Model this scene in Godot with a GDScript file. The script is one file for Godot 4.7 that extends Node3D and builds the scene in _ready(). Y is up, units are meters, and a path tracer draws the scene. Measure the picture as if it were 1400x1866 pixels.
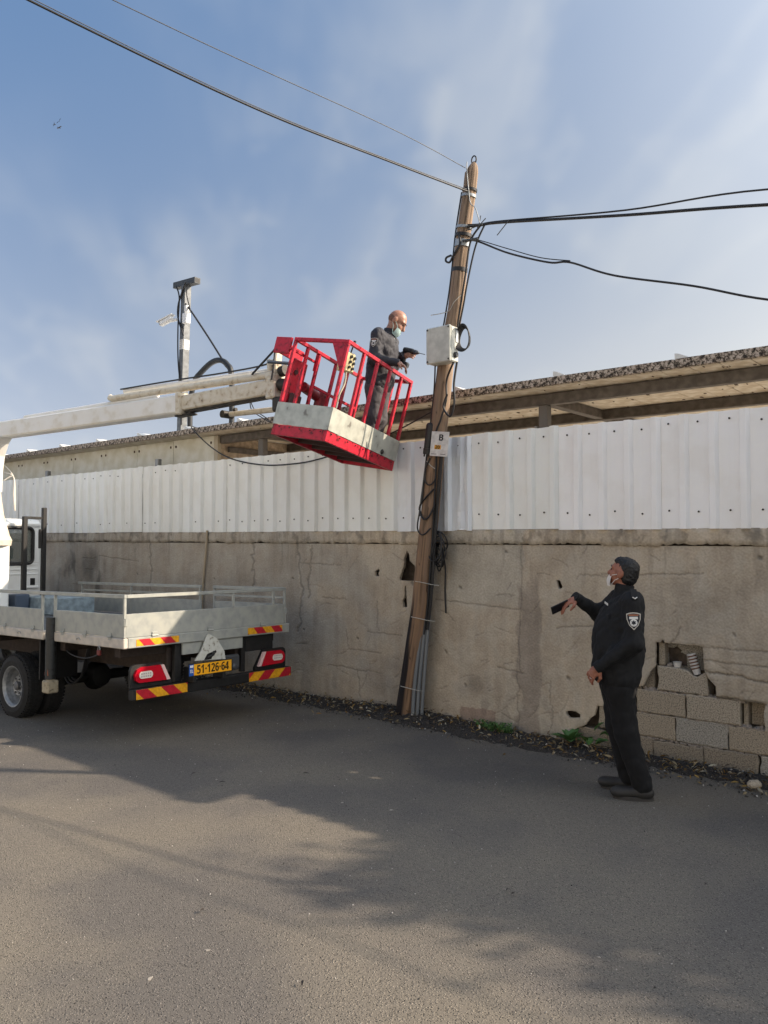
extends Node3D
# ---------------------------------------------------------------- helpers
var mats := {}
var texs := {}

func numbered(p: Node, n: String) -> String:
	if not p.has_node(NodePath(n)): return n
	var i := 1
	while p.has_node(NodePath("%s_%03d" % [n, i])): i += 1
	return "%s_%03d" % [n, i]

func thing(called: String, label: String, cat: String, at := Vector3.ZERO, turn := Basis.IDENTITY, group := "") -> Node3D:
	var o := Node3D.new()
	o.name = numbered(self, called)
	add_child(o, true)
	o.transform = Transform3D(turn, at)
	return tag(o, label, cat, group)

func tag(o: Node3D, label: String, cat: String, group := "") -> Node3D:
	o.set_meta("label", label)
	o.set_meta("category", cat)
	if group != "": o.set_meta("group", group)
	return o

func put(p: Node, called: String, mesh: Mesh, m: Material, at := Transform3D.IDENTITY, kind := "") -> MeshInstance3D:
	var o := MeshInstance3D.new()
	o.name = numbered(p, called)
	o.mesh = mesh
	if m: o.material_override = m
	o.transform = at
	if kind != "": o.set_meta("kind", kind)
	p.add_child(o, true)
	return o

func add(p: Node, called: String, st: SurfaceTool, m: Material, kind := "") -> MeshInstance3D:
	return put(p, called, fin(st), m, Transform3D.IDENTITY, kind)

func fin(st: SurfaceTool) -> ArrayMesh:
	st.generate_normals()
	return st.commit()

func S() -> SurfaceTool:
	var st := SurfaceTool.new()
	st.begin(Mesh.PRIMITIVE_TRIANGLES)
	st.set_smooth_group(-1)
	return st

func ntex(key: String, sd: int, freq: float, stops: Array, size := 256, oct := 4, ridged := false, kind := FastNoiseLite.TYPE_SIMPLEX_SMOOTH) -> ImageTexture:
	if texs.has(key): return texs[key]
	var n := FastNoiseLite.new()
	n.seed = sd
	n.noise_type = kind
	n.frequency = freq
	n.fractal_octaves = oct
	n.fractal_type = FastNoiseLite.FRACTAL_RIDGED if ridged else FastNoiseLite.FRACTAL_FBM
	if key == "mould": n.fractal_gain = 0.82
	var im := n.get_seamless_image(size, size)
	im.convert(Image.FORMAT_L8)
	var src := im.get_data()
	var g := Gradient.new()
	var offs := PackedFloat32Array()
	var cols := PackedColorArray()
	for s in stops:
		offs.append(s[0])
		cols.append(s[1] if s[1] is Color else Color(s[1], s[1], s[1]))
	g.offsets = offs
	g.colors = cols
	var lut := PackedByteArray()
	for i in 256:
		var c := g.sample(i / 255.0)
		lut.append_array([int(c.r * 255), int(c.g * 255), int(c.b * 255)])
	var out := PackedByteArray()
	out.resize(size * size * 3)
	for i in size * size:
		var k := src[i] * 3
		out[i * 3] = lut[k]; out[i * 3 + 1] = lut[k + 1]; out[i * 3 + 2] = lut[k + 2]
	var img := Image.create_from_data(size, size, false, Image.FORMAT_RGB8, out)
	img.generate_mipmaps()
	texs[key] = ImageTexture.create_from_image(img)
	return texs[key]

func mat(key: String, hex := "", rough := 0.8, metal := 0.0, t: Texture2D = null, sc := 1.0, bump := 0.0, bt: Texture2D = null) -> StandardMaterial3D:
	if mats.has(key): return mats[key]
	var m := StandardMaterial3D.new()
	m.resource_name = key
	m.albedo_color = Color(hex)
	m.roughness = rough
	m.metallic = metal
	if t:
		m.albedo_texture = t
		m.uv1_triplanar = true
		m.uv1_scale = Vector3.ONE * sc
	if bump > 0.0:
		m.heightmap_enabled = true
		m.heightmap_texture = bt if bt else t
		m.heightmap_scale = bump
		m.uv1_triplanar = true
		m.uv1_scale = Vector3.ONE * sc
	mats[key] = m
	return m

func quad(st: SurfaceTool, a: Vector3, b: Vector3, c: Vector3, d: Vector3) -> void:   # counter-clockwise from outside
	for v in [a, c, b, a, d, c]: st.add_vertex(v)

func oquad(st: SurfaceTool, a: Vector3, b: Vector3, c: Vector3, d: Vector3, mid: Vector3) -> void:
	if (b - a).cross(d - a).dot((a + c) * 0.5 - mid) >= 0.0: quad(st, a, b, c, d)
	else: quad(st, a, d, c, b)

func otri(st: SurfaceTool, a: Vector3, b: Vector3, c: Vector3, mid: Vector3) -> void:
	if (b - a).cross(c - a).dot((a + b + c) / 3.0 - mid) >= 0.0:
		for v in [a, c, b]: st.add_vertex(v)
	else:
		for v in [a, b, c]: st.add_vertex(v)

func box(st: SurfaceTool, c: Vector3, s: Vector3, ch := 0.0, b := Basis.IDENTITY) -> void:
	st.set_smooth_group(-1)
	var h := s * 0.5
	ch = minf(ch, minf(h.x, minf(h.y, h.z)) * 0.8)
	var P := func(ax: int, sg: Vector3) -> Vector3:
		var q := Vector3(h.x - ch, h.y - ch, h.z - ch)
		q[ax] = h[ax]
		return c + b * (q * sg)
	for ax in 3:
		var u := (ax + 1) % 3
		var v := (ax + 2) % 3
		for sg in [-1.0, 1.0]:
			var k: Array[Vector3] = []
			for uv in [[-1, -1], [1, -1], [1, 1], [-1, 1]]:
				var e := Vector3.ZERO
				e[ax] = sg; e[u] = uv[0]; e[v] = uv[1]
				k.append(P.call(ax, e))
			oquad(st, k[0], k[1], k[2], k[3], c)
			if ch > 0.0:
				for sv in [-1.0, 1.0]:       # edge between face ax and face u, along v
					var e1 := Vector3.ZERO
					e1[ax] = sg; e1[u] = sv; e1[v] = -1.0
					var e2 := e1
					e2[v] = 1.0
					oquad(st, P.call(ax, e1), P.call(ax, e2), P.call(u, e2), P.call(u, e1), c)
	if ch > 0.0:
		for i in 8:
			var e := Vector3(1 if i & 1 else -1, 1 if i & 2 else -1, 1 if i & 4 else -1)
			otri(st, P.call(0, e), P.call(1, e), P.call(2, e), c)

func span(st: SurfaceTool, a: Vector3, b: Vector3, ch := 0.0) -> void:   # box between two opposite corners
	box(st, (a + b) * 0.5, (b - a).abs(), ch)

func bar(st: SurfaceTool, a: Vector3, b: Vector3, w: float, h: float, ch := 0.0, up := Vector3.UP) -> void:   # square bar from a to b
	var y := (b - a).normalized()
	if absf(y.dot(up)) > 0.98: up = Vector3.RIGHT
	var x := up.cross(y).normalized()
	var z := x.cross(y).normalized()
	box(st, (a + b) * 0.5, Vector3(w, (b - a).length(), h), ch, Basis(x, y, z))

func tube(st: SurfaceTool, pts: Array, r: float, sides := 8, r2 := -1.0) -> void:
	var n := pts.size()
	var t0: Vector3 = (pts[1] - pts[0]).normalized()
	var x := t0.cross(Vector3.UP if absf(t0.y) < 0.9 else Vector3.RIGHT).normalized()
	var rings: Array = []
	for i in n:
		var t: Vector3 = (pts[mini(i + 1, n - 1)] - pts[maxi(i - 1, 0)]).normalized()
		x = (x - t * x.dot(t)).normalized()
		var y := t.cross(x)
		var rr := r if r2 < 0.0 else lerpf(r, r2, float(i) / (n - 1))
		var ring: Array[Vector3] = []
		for k in sides:
			var a := TAU * k / sides
			ring.append(pts[i] + (x * cos(a) + y * sin(a)) * rr)
		rings.append(ring)
	st.set_smooth_group(0)
	for i in n - 1:
		for k in sides:
			var k2 := (k + 1) % sides
			quad(st, rings[i][k], rings[i][k2], rings[i + 1][k2], rings[i + 1][k])
	st.set_smooth_group(-1)
	for e in [0, n - 1]:
		var q: Vector3 = pts[1] if e == 0 else pts[n - 2]
		for k in sides: otri(st, pts[e], rings[e][k], rings[e][(k + 1) % sides], q)
	st.set_smooth_group(-1)

func curve(ctrl: Array, per := 8) -> Array:   # Catmull-Rom through the points
	var out: Array = []
	var n := ctrl.size()
	for i in n - 1:
		var p0: Vector3 = ctrl[maxi(i - 1, 0)]
		var p3: Vector3 = ctrl[mini(i + 2, n - 1)]
		for k in per: out.append((ctrl[i] as Vector3).cubic_interpolate(ctrl[i + 1], p0, p3, float(k) / per))
	out.append(ctrl[n - 1])
	return out

func prism(st: SurfaceTool, poly: PackedVector2Array, z0: float, z1: float, xf := Transform3D.IDENTITY) -> void:
	st.set_smooth_group(-1)
	if Geometry2D.is_polygon_clockwise(poly): poly.reverse()
	var idx := Geometry2D.triangulate_polygon(poly)
	var hi := maxf(z0, z1)
	var lo := minf(z0, z1)
	for i in range(0, idx.size(), 3):
		var p := poly[idx[i]]; var q := poly[idx[i + 1]]; var r := poly[idx[i + 2]]
		if (q - p).cross(r - p) < 0.0:
			var t := q; q = r; r = t
		for v in [p, r, q]: st.add_vertex(xf * Vector3(v.x, v.y, hi))
		for v in [p, q, r]: st.add_vertex(xf * Vector3(v.x, v.y, lo))
	for i in poly.size():
		var p := poly[i]; var q := poly[(i + 1) % poly.size()]
		quad(st, xf * Vector3(p.x, p.y, lo), xf * Vector3(q.x, q.y, lo), xf * Vector3(q.x, q.y, hi), xf * Vector3(p.x, p.y, hi))

func P2(a: Array) -> PackedVector2Array:
	var o := PackedVector2Array()
	for v in a: o.append(Vector2(v[0], v[1]))
	return o

func lathe(st: SurfaceTool, prof: Array, xf := Transform3D.IDENTITY, seg := 24) -> void:   # [r, y] pairs going up
	for i in prof.size() - 1:
		var a: Array = prof[i]
		var b: Array = prof[i + 1]
		st.set_smooth_group(i + 1)
		for k in seg:
			var t0 := TAU * k / seg
			var t1 := TAU * (k + 1) / seg
			var p := Vector3(a[0] * cos(t0), a[1], a[0] * sin(t0))
			var q := Vector3(a[0] * cos(t1), a[1], a[0] * sin(t1))
			var r := Vector3(b[0] * cos(t1), b[1], b[0] * sin(t1))
			var s := Vector3(b[0] * cos(t0), b[1], b[0] * sin(t0))
			quad(st, xf * p, xf * s, xf * r, xf * q)
	st.set_smooth_group(-1)

func text(p: Node, s: String, size: float, depth: float, m: Material, xf: Transform3D, font := "Droid Sans", wide := 1.0, called := "lettering") -> MeshInstance3D:
	var f := SystemFont.new()
	f.font_names = PackedStringArray([font])
	f.font_weight = 700
	var t := TextMesh.new()
	t.text = s
	t.font = f
	t.font_size = 64
	t.pixel_size = size / 64.0
	t.depth = depth
	t.curve_step = 2.0
	return put(p, called, t, m, xf.scaled_local(Vector3(wide, 1, 1)))

# ---- bodies: a signed distance field on a grid, meshed as surface nets
func cap(a: Vector3, b: Vector3, ra: float, rb: float) -> Array: return [0, a, b, ra, rb]
func ell(c: Vector3, r: Vector3, b := Basis.IDENTITY) -> Array: return [1, c, r, b]

func nets(prims: Array, cell: float, k: float, namp := 0.0, nfreq := 9.0, sd := 1) -> Array:
	var lo := Vector3.ONE * 1e9
	var hi := -lo
	var boxes: Array = []
	for p in prims:
		var a: Vector3
		var b: Vector3
		if p[0] == 0:
			var r := Vector3.ONE * maxf(p[3], p[4])
			a = (p[1] as Vector3).min(p[2]) - r
			b = (p[1] as Vector3).max(p[2]) + r
		else:
			var r := Vector3.ONE * maxf(p[2].x, maxf(p[2].y, p[2].z))
			a = p[1] - r
			b = p[1] + r
		var g := Vector3.ONE * (k + 2.5 * cell)
		boxes.append([a - g, b + g])
		lo = lo.min(a - g)
		hi = hi.max(b + g)
	var nx := int((hi.x - lo.x) / cell) + 2
	var ny := int((hi.y - lo.y) / cell) + 2
	var nz := int((hi.z - lo.z) / cell) + 2
	var d := PackedFloat32Array()
	d.resize(nx * ny * nz)
	d.fill(1.0)
	for pi in prims.size():
		var p: Array = prims[pi]
		var i0 := Vector3i(((boxes[pi][0] - lo) / cell).floor()).max(Vector3i.ZERO)
		var i1 := Vector3i(((boxes[pi][1] - lo) / cell).ceil()).min(Vector3i(nx - 1, ny - 1, nz - 1))
		var iscap: bool = p[0] == 0
		var a: Vector3 = p[1]
		var ba := Vector3.ZERO
		var il := 0.0
		var ra := 0.0
		var rb := 0.0
		var inv := Basis.IDENTITY
		var rad := Vector3.ONE
		if iscap:
			ba = p[2] - a
			il = 1.0 / maxf(ba.length_squared(), 1e-9)
			ra = p[3]; rb = p[4]
		else:
			rad = p[2]
			inv = (p[3] as Basis).inverse()
		for z in range(i0.z, i1.z + 1):
			for y in range(i0.y, i1.y + 1):
				var at := (z * ny + y) * nx
				for x in range(i0.x, i1.x + 1):
					var q := lo + Vector3(x, y, z) * cell - a
					var v: float
					if iscap:
						var h := clampf(q.dot(ba) * il, 0.0, 1.0)
						v = (q - ba * h).length() - lerpf(ra, rb, h)
					else:
						var e := inv * q
						var k0 := (e / rad).length()
						v = k0 * (k0 - 1.0) / maxf((e / (rad * rad)).length(), 1e-6)
					var o := d[at + x]
					var hh := maxf(k - absf(o - v), 0.0) / k
					d[at + x] = minf(o, v) - hh * hh * k * 0.25
	if namp > 0.0:
		var n := FastNoiseLite.new()
		n.seed = sd
		n.frequency = 1.0
		n.fractal_octaves = 2
		n.fractal_type = FastNoiseLite.FRACTAL_RIDGED
		for z in nz:
			for y in ny:
				var at := (z * ny + y) * nx
				for x in nx:
					if absf(d[at + x]) < namp + 2.5 * cell:
						var q := (lo + Vector3(x, y, z) * cell) * nfreq
						d[at + x] += namp * n.get_noise_3d(q.x, q.y * 0.8 + q.x * 0.3, q.z)
	var vid := PackedInt32Array()
	vid.resize(nx * ny * nz)
	vid.fill(-1)
	var vs := PackedVector3Array()
	var ns := PackedVector3Array()
	var ix := PackedInt32Array()
	var off := [0, 1, nx, nx + 1, nx * ny, nx * ny + 1, nx * ny + nx, nx * ny + nx + 1]
	var edges := [[0, 1], [2, 3], [4, 5], [6, 7], [0, 2], [1, 3], [4, 6], [5, 7], [0, 4], [1, 5], [2, 6], [3, 7]]
	for z in nz - 1:
		for y in ny - 1:
			for x in nx - 1:
				var at := (z * ny + y) * nx + x
				var c0 := d[at]
				if absf(c0) > 5.0 * cell: continue
				var s := 0
				for k8 in 8:
					if d[at + off[k8]] < 0.0: s += 1
				if s == 0 or s == 8: continue
				var sum := Vector3.ZERO
				var cnt := 0
				for e in edges:
					var da := d[at + off[e[0]]]
					var db := d[at + off[e[1]]]
					if (da < 0.0) != (db < 0.0):
						var t := da / (da - db)
						var pa := Vector3(e[0] & 1, (e[0] >> 1) & 1, e[0] >> 2)
						var pb := Vector3(e[1] & 1, (e[1] >> 1) & 1, e[1] >> 2)
						sum += pa.lerp(pb, t)
						cnt += 1
				vid[at] = vs.size()
				vs.append(lo + (Vector3(x, y, z) + sum / cnt) * cell)
				var gx := d[at + 1] + d[at + off[3]] + d[at + off[5]] + d[at + off[7]] - d[at] - d[at + off[2]] - d[at + off[4]] - d[at + off[6]]
				var gy := d[at + off[2]] + d[at + off[3]] + d[at + off[6]] + d[at + off[7]] - d[at] - d[at + 1] - d[at + off[4]] - d[at + off[5]]
				var gz := d[at + off[4]] + d[at + off[5]] + d[at + off[6]] + d[at + off[7]] - d[at] - d[at + 1] - d[at + off[2]] - d[at + off[3]]
				ns.append(Vector3(gx, gy, gz).normalized())
	var st := [1, nx, nx * ny]
	for z in range(1, nz - 1):
		for y in range(1, ny - 1):
			for x in range(1, nx - 1):
				var at := (z * ny + y) * nx + x
				var c0 := d[at]
				if absf(c0) > 5.0 * cell: continue
				for ax in 3:
					var c1 := d[at + st[ax]]
					if (c0 < 0.0) == (c1 < 0.0): continue
					var u: int = st[(ax + 1) % 3]
					var v: int = st[(ax + 2) % 3]
					var q0 := vid[at - u - v]; var q1 := vid[at - v]; var q2 := vid[at]; var q3 := vid[at - u]
					if q0 < 0 or q1 < 0 or q2 < 0 or q3 < 0: continue
					if c0 < 0.0: ix.append_array([q0, q2, q1, q0, q3, q2])
					else: ix.append_array([q0, q1, q2, q0, q2, q3])
	return [vs, ns, ix]

func merge(list: Array) -> ArrayMesh:
	var vs := PackedVector3Array()
	var ns := PackedVector3Array()
	var ix := PackedInt32Array()
	for g in list:
		var base := vs.size()
		vs.append_array(g[0])
		ns.append_array(g[1])
		for i in g[2]: ix.append(i + base)
	var arr := []
	arr.resize(Mesh.ARRAY_MAX)
	arr[Mesh.ARRAY_VERTEX] = vs
	arr[Mesh.ARRAY_NORMAL] = ns
	arr[Mesh.ARRAY_INDEX] = ix
	var me := ArrayMesh.new()
	me.add_surface_from_arrays(Mesh.PRIMITIVE_TRIANGLES, arr)
	return me

func hand(o: Vector3, b: Basis, side: float, curl: float, sc := 1.0, spread := 0.06) -> Array:   # fingers run along -z of b, palm faces -y; thumb on the side given
	var out: Array = [ell(o + b * Vector3(0, 0, -0.045) * sc, Vector3(0.041, 0.017, 0.05) * sc, b), cap(o, o + b * Vector3(0, 0, -0.03) * sc, 0.024 * sc, 0.026 * sc)]
	var len := [0.88, 1.0, 0.95, 0.75]
	for i in 4:
		var px := (0.031 - 0.0205 * i) * side
		var p := Vector3(px, 0.0, -0.082)
		var yaw := -px * spread * 30.0
		var ang := 0.25 + 0.1 * i
		for sgm in 3:
			ang += curl * [0.7, 1.0, 0.8][sgm]
			var l: float = [0.042, 0.028, 0.022][sgm] * len[i]
			var q := p + Vector3(sin(-yaw) * cos(ang), -sin(ang), -cos(ang)) * l
			out.append(cap(o + b * p * sc, o + b * q * sc, (0.0095 - 0.001 * sgm) * sc, (0.009 - 0.001 * sgm) * sc))
			p = q
	var t0 := Vector3(0.03 * side, -0.006, -0.02)
	var t1 := Vector3(0.056 * side, -0.022, -0.05)
	var t2 := Vector3(0.056 * side, -0.04, -0.085)
	out.append(cap(o + b * t0 * sc, o + b * t1 * sc, 0.015 * sc, 0.0115 * sc))
	out.append(cap(o + b * t1 * sc, o + b * t2 * sc, 0.0115 * sc, 0.0085 * sc))
	return out

func head(o: Vector3, b: Basis, sc := 1.0) -> Array:   # o is the middle of the head, face along -z
	var out: Array = []
	for e in [[0, 0.022, 0.012, 0.076, 0.094, 0.097], [0, -0.045, -0.03, 0.06, 0.06, 0.062], [0, -0.082, -0.058, 0.032, 0.026, 0.03], [0.03, -0.03, -0.06, 0.03, 0.03, 0.025], [-0.03, -0.03, -0.06, 0.03, 0.03, 0.025], [0, 0.03, -0.07, 0.055, 0.016, 0.02],
			[0.079, -0.012, 0.012, 0.011, 0.031, 0.02], [-0.079, -0.012, 0.012, 0.011, 0.031, 0.02], [0, -0.056, -0.086, 0.024, 0.012, 0.013]]:
		out.append(ell(o + b * Vector3(e[0], e[1], e[2]) * sc, Vector3(e[3], e[4], e[5]) * sc, b))
	out.append(cap(o + b * Vector3(0, 0.012, -0.09) * sc, o + b * Vector3(0, -0.028, -0.112) * sc, 0.01 * sc, 0.015 * sc))
	return out

# ---------------------------------------------------------------- scene
const WALL := -6.8
func _ready() -> void:
	var cam := Camera3D.new()
	cam.name = "camera"
	cam.fov = 65.52
	cam.far = 2000.0
	cam.near = 0.05
	add_child(cam)
	cam.position = Vector3(0, 1.9, 0)
	cam.rotation_degrees = Vector3(1.857, 39.725, 0)
	var we := WorldEnvironment.new()
	we.name = "world_environment"
	var env := Environment.new()
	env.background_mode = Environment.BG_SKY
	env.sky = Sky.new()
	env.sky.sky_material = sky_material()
	env.tonemap_mode = Environment.TONE_MAPPER_LINEAR
	env.tonemap_exposure = EXPOSURE
	env.sdfgi_enabled = true
	env.ssao_enabled = true
	env.ssil_enabled = true
	we.environment = env
	add_child(we)
	var sun := DirectionalLight3D.new()
	sun.name = "sun"
	sun.light_energy = SUN
	sun.light_color = Color(1.0, 0.92, 0.82)
	sun.light_angular_distance = 0.6
	sun.shadow_enabled = true
	add_child(sun)
	sun.look_at_from_position(Vector3.ZERO, -SUN_DIR)

	ground()
	wall()
	fence()
	shed()
	pole()
	camera_post()
	truck()
	officer()
	technician()
	small_things()
	trees()
	across_the_road()

const EXPOSURE := 3.05
const SUN := 0.82
const SUN_DIR := Vector3(1.43, 1.03, -1.0)     # towards the sun

func sky_material() -> PanoramaSkyMaterial:
	var w := 1024
	var h := 512
	var n := FastNoiseLite.new()
	n.seed = 11
	n.frequency = 1.0
	n.fractal_octaves = 5
	var n2 := FastNoiseLite.new()
	n2.seed = 5
	n2.frequency = 1.0
	n2.fractal_octaves = 4
	var f := PackedFloat32Array()
	f.resize(w * h * 3)
	var sd := SUN_DIR.normalized()
	for j in h:
		var th := (0.5 - (j + 0.5) / h) * PI
		var el := maxf(sin(th), 0.0)
		for i in w:
			var ph := ((i + 0.5) / w - 0.25) * TAU
			var d := Vector3(cos(ph) * cos(th), sin(th), sin(ph) * cos(th))
			d.y = maxf(d.y, 0.0)
			var cs := d.normalized().dot(sd)
			# thin haze: more of it low down and towards the sun
			var haze := clampf(1.75 * exp(-el * 4.1) * (0.8 + 0.7 * cs) + 0.3 * pow(clampf(cs + 0.2, 0.0, 1.0), 1.3), 0.0, 1.0)
			# wisps of high cloud on a flat layer, drawn out along one direction
			var q := Vector2(d.x, d.z) / (d.y + 0.22)
			var u := q.x * 0.75 + q.y * 0.66
			var v := -q.x * 0.66 + q.y * 0.75
			var c := n.get_noise_2d(u * 1.1 + 3.0 + 0.4 * n2.get_noise_2d(u, v), v * 2.6) * 0.5 + 0.5
			var c2 := n2.get_noise_2d(u * 0.7, v * 0.7 + 9.0) * 0.5 + 0.5
			var cloud := smoothstep(0.38, 0.85, c) * smoothstep(0.25, 0.7, c2) * 0.5
			cloud += 0.22 * smoothstep(0.5, 0.8, n.get_noise_2d(u * 1.9 + 17.0 + n2.get_noise_2d(u * 1.5, v * 1.5), v * 6.5) * 0.5 + 0.5) * smoothstep(0.35, 0.65, c2)
			haze = clampf(haze + cloud * (1.0 - haze) * 0.8, 0.0, 1.0)
			var col := Vector3(0.021, 0.065, 0.148).lerp(Vector3(0.214, 0.223, 0.231), haze)
			col += Vector3(0.295, 0.295, 0.29) * (1.8 * pow(maxf(cs, 0.0), 3.0) + 1.6 * pow(maxf(-cs, 0.0), 2.5))      # haze glow towards and away from the sun, added to lift the shade
			col += Vector3(1.0, 0.93, 0.82) * 1.8 * pow(maxf(cs, 0.0), 16.0)
			var k := (j * w + i) * 3
			f[k] = col.x; f[k + 1] = col.y; f[k + 2] = col.z
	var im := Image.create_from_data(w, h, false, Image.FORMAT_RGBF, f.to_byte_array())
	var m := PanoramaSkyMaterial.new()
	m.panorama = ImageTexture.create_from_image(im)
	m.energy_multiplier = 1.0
	return m

func grain(key: String, lo: float, hi: float, freq := 0.05, sd := 3) -> ImageTexture:
	return ntex(key, sd, freq, [[0.2, lerpf(lo, hi, 0.5)], [0.8, hi]])

# ---------------------------------------------------------------- ground
func ground() -> void:
	var fine := asphalt_texture()
	var big := ntex("asphalt_big", 8, 0.012, [[0.25, Color(0.84, 0.84, 0.86)], [0.5, Color(0.95, 0.94, 0.93)], [0.75, Color(1, 0.985, 0.96)]], 512, 6)
	var m := StandardMaterial3D.new()
	m.resource_name = "asphalt"
	m.albedo_color = Color("918c84")
	m.albedo_texture = fine
	m.roughness = 0.88
	m.heightmap_enabled = true
	m.heightmap_texture = fine
	m.heightmap_scale = 1.2
	m.detail_enabled = true
	m.detail_albedo = big
	m.detail_blend_mode = BaseMaterial3D.BLEND_MODE_MUL
	m.detail_uv_layer = BaseMaterial3D.DETAIL_UV_2
	m.uv1_scale = Vector3(1, 1, 1)
	var st := S()
	var e := [-900.0, -60.0, -18.0, -6.0, 0.0, 6.0, 18.0, 60.0, 900.0]
	for i in e.size() - 1:
		for j in e.size() - 1:
			for c in [[0, 0], [1, 0], [1, 1], [0, 0], [1, 1], [0, 1]]:
				var x: float = e[i + c[0]]
				var z: float = e[j + c[1]]
				st.set_uv(Vector2(x, z) / 2.6)
				st.set_uv2(Vector2(x, z) / 11.0)
				st.add_vertex(Vector3(x, 0, z))
	add(self, "road", st, m, "structure")
	# strip of black soil along the foot of the wall
	var n := FastNoiseLite.new()
	n.seed = 21
	n.frequency = 1.0
	n.fractal_octaves = 4
	st = S()
	st.set_smooth_group(0)
	var dx := 0.05
	var nz := 22
	var hgt := func(x: float, k: int) -> Vector3:
		var z := -6.98 + 0.043 * k
		var edge := -6.36 + 0.11 * n.get_noise_2d(x * 1.1, 3.0) + 0.06 * n.get_noise_2d(x * 5.0, 7.0) - 0.10 * smoothstep(-2.0, -3.4, x) * smoothstep(-5.0, -3.6, x) * -1.0
		edge -= 0.08 * exp(-pow((x + 2.5) / 0.8, 2.0))
		var t := smoothstep(edge + 0.06, edge - 0.30, z)
		var mound := 0.05 * exp(-pow((x + 5.2) / 0.9, 2.0))
		return Vector3(x + 0.02 * n.get_noise_2d(x * 20.0, z * 20.0), -0.012 + t * (0.035 + mound) + 0.022 * n.get_noise_2d(x * 9.0, z * 9.0) * t + 0.012 * n.get_noise_2d(x * 30.0, z * 30.0), z)
	for i in int(19.0 / dx):
		for k in nz:
			var x0 := -17.0 + dx * i
			quad(st, hgt.call(x0, k), hgt.call(x0, k + 1), hgt.call(x0 + dx, k + 1), hgt.call(x0 + dx, k))
	var soil := mat("soil", "4a443f", 0.95, 0.0, ntex("soil", 4, 0.09, [[0.2, 0.35], [0.55, 0.75], [0.8, 1.0]], 256, 5), 2.2)
	add(self, "soil_verge", st, soil, "structure")

func asphalt_texture() -> ImageTexture:   # stone chips in bitumen, drawn as overlapping specks
	var w := 1024
	var rg := RandomNumberGenerator.new()
	rg.seed = 77
	var g := PackedFloat32Array()
	g.resize(w * w)
	g.fill(0.72)
	for i in 150000:
		var x := rg.randi() % w
		var y := rg.randi() % w
		var r := rg.randf()
		var v := 0.72 + rg.randfn(0.0, 0.13)
		if r > 0.975: v = 1.0
		elif r < 0.07: v = 0.34
		g[y * w + x] = v
		g[y * w + (x + 1) % w] = v
		if r > 0.5:
			g[((y + 1) % w) * w + x] = v
			g[((y + 1) % w) * w + (x + 1) % w] = v * 0.97
	var out := PackedByteArray()
	out.resize(w * w * 3)
	for i in w * w:
		var v := clampf(g[i], 0.0, 1.0)
		out[i * 3] = int(v * 255); out[i * 3 + 1] = int(v * 253); out[i * 3 + 2] = int(v * 250)
	var im := Image.create_from_data(w, w, false, Image.FORMAT_RGB8, out)
	im.generate_mipmaps()
	return ImageTexture.create_from_image(im)

# ---------------------------------------------------------------- wall
const WX := -17.0
const WY := -0.06
const CELL := 0.0155
const EXPOSED := [[-3.43, -0.1], [-3.40, 0.05], [-3.37, 0.14], [-3.27, 0.19], [-3.22, 0.26], [-3.18, 0.29], [-3.15, 0.385], [-3.02, 0.385], [-2.83, 0.40], [-2.80, 0.60], [-2.72, 0.61], [-2.66, 0.74], [-2.615, 0.79], [-2.61, 1.0], [-2.56, 1.005], [-2.55, 1.03], [-2.52, 1.0], [-2.21, 1.0], [-2.20, 0.80], [-2.17, 0.74], [-2.11, 0.68], [-2.105, 0.59], [-1.92, 0.585], [-1.73, 0.585], [-1.745, 0.50], [-1.735, 0.37], [-1.60, 0.375], [-1.52, 0.30], [-1.2, 0.22], [-0.9, 0.12], [-0.8, -0.1]]
const HOLES := [[[-5.33, 1.76], [-5.37, 1.67], [-5.37, 1.6], [-5.44, 1.45], [-5.43, 1.435], [-5.2, 1.435], [-5.22, 1.6], [-5.29, 1.65], [-5.30, 1.72]],
	[[-5.79, 1.52], [-5.73, 1.555], [-5.715, 1.53], [-5.74, 1.51], [-5.72, 1.47], [-5.78, 1.47]],
	[[-5.365, 1.38], [-5.345, 1.38], [-5.34, 1.26], [-5.33, 1.20], [-5.33, 1.15], [-5.38, 1.14], [-5.395, 1.22], [-5.37, 1.26]],
	[[-3.545, 1.50], [-3.51, 1.50], [-3.485, 1.44], [-3.51, 1.415], [-3.535, 1.44]],
	[[-3.46, 0.295], [-3.36, 0.305], [-3.31, 0.28], [-3.315, 0.25], [-3.42, 0.235], [-3.45, 0.26]]]

var wa := PackedFloat32Array()      # how dark each texel of the wall is stained
var wh := PackedFloat32Array()      # how deep it is scratched
const TW := 2048
const TH := 272
const TPX := 0.0075                 # metres a texel

func scratch(pts: Array, wid: float, dark: float, deep: float, rg: RandomNumberGenerator) -> void:
	for i in pts.size() - 1:
		var a := Vector2(pts[i][0], pts[i][1])
		var b := Vector2(pts[i + 1][0], pts[i + 1][1])
		var n := int(a.distance_to(b) / 0.004) + 1
		for s in n:
			var p := a.lerp(b, float(s) / n)
			var x := (p.x - WX) / TPX + rg.randf_range(-0.7, 0.7)
			var y := TH - (p.y - WY) / TPX + rg.randf_range(-0.7, 0.7)
			var r := wid / TPX * rg.randf_range(0.5, 1.2)
			for yy in range(maxi(int(y - r), 0), mini(int(y + r) + 1, TH - 1) + 1):
				for xx in range(maxi(int(x - r), 0), mini(int(x + r) + 1, TW - 1) + 1):
					var f := 1.0 - Vector2(xx - x, yy - y).length() / (r + 0.6)
					if f > 0.0:
						var k := yy * TW + xx
						wa[k] = maxf(wa[k], dark * minf(f * 1.6, 1.0))
						wh[k] = maxf(wh[k], deep * minf(f * 1.6, 1.0))

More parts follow.
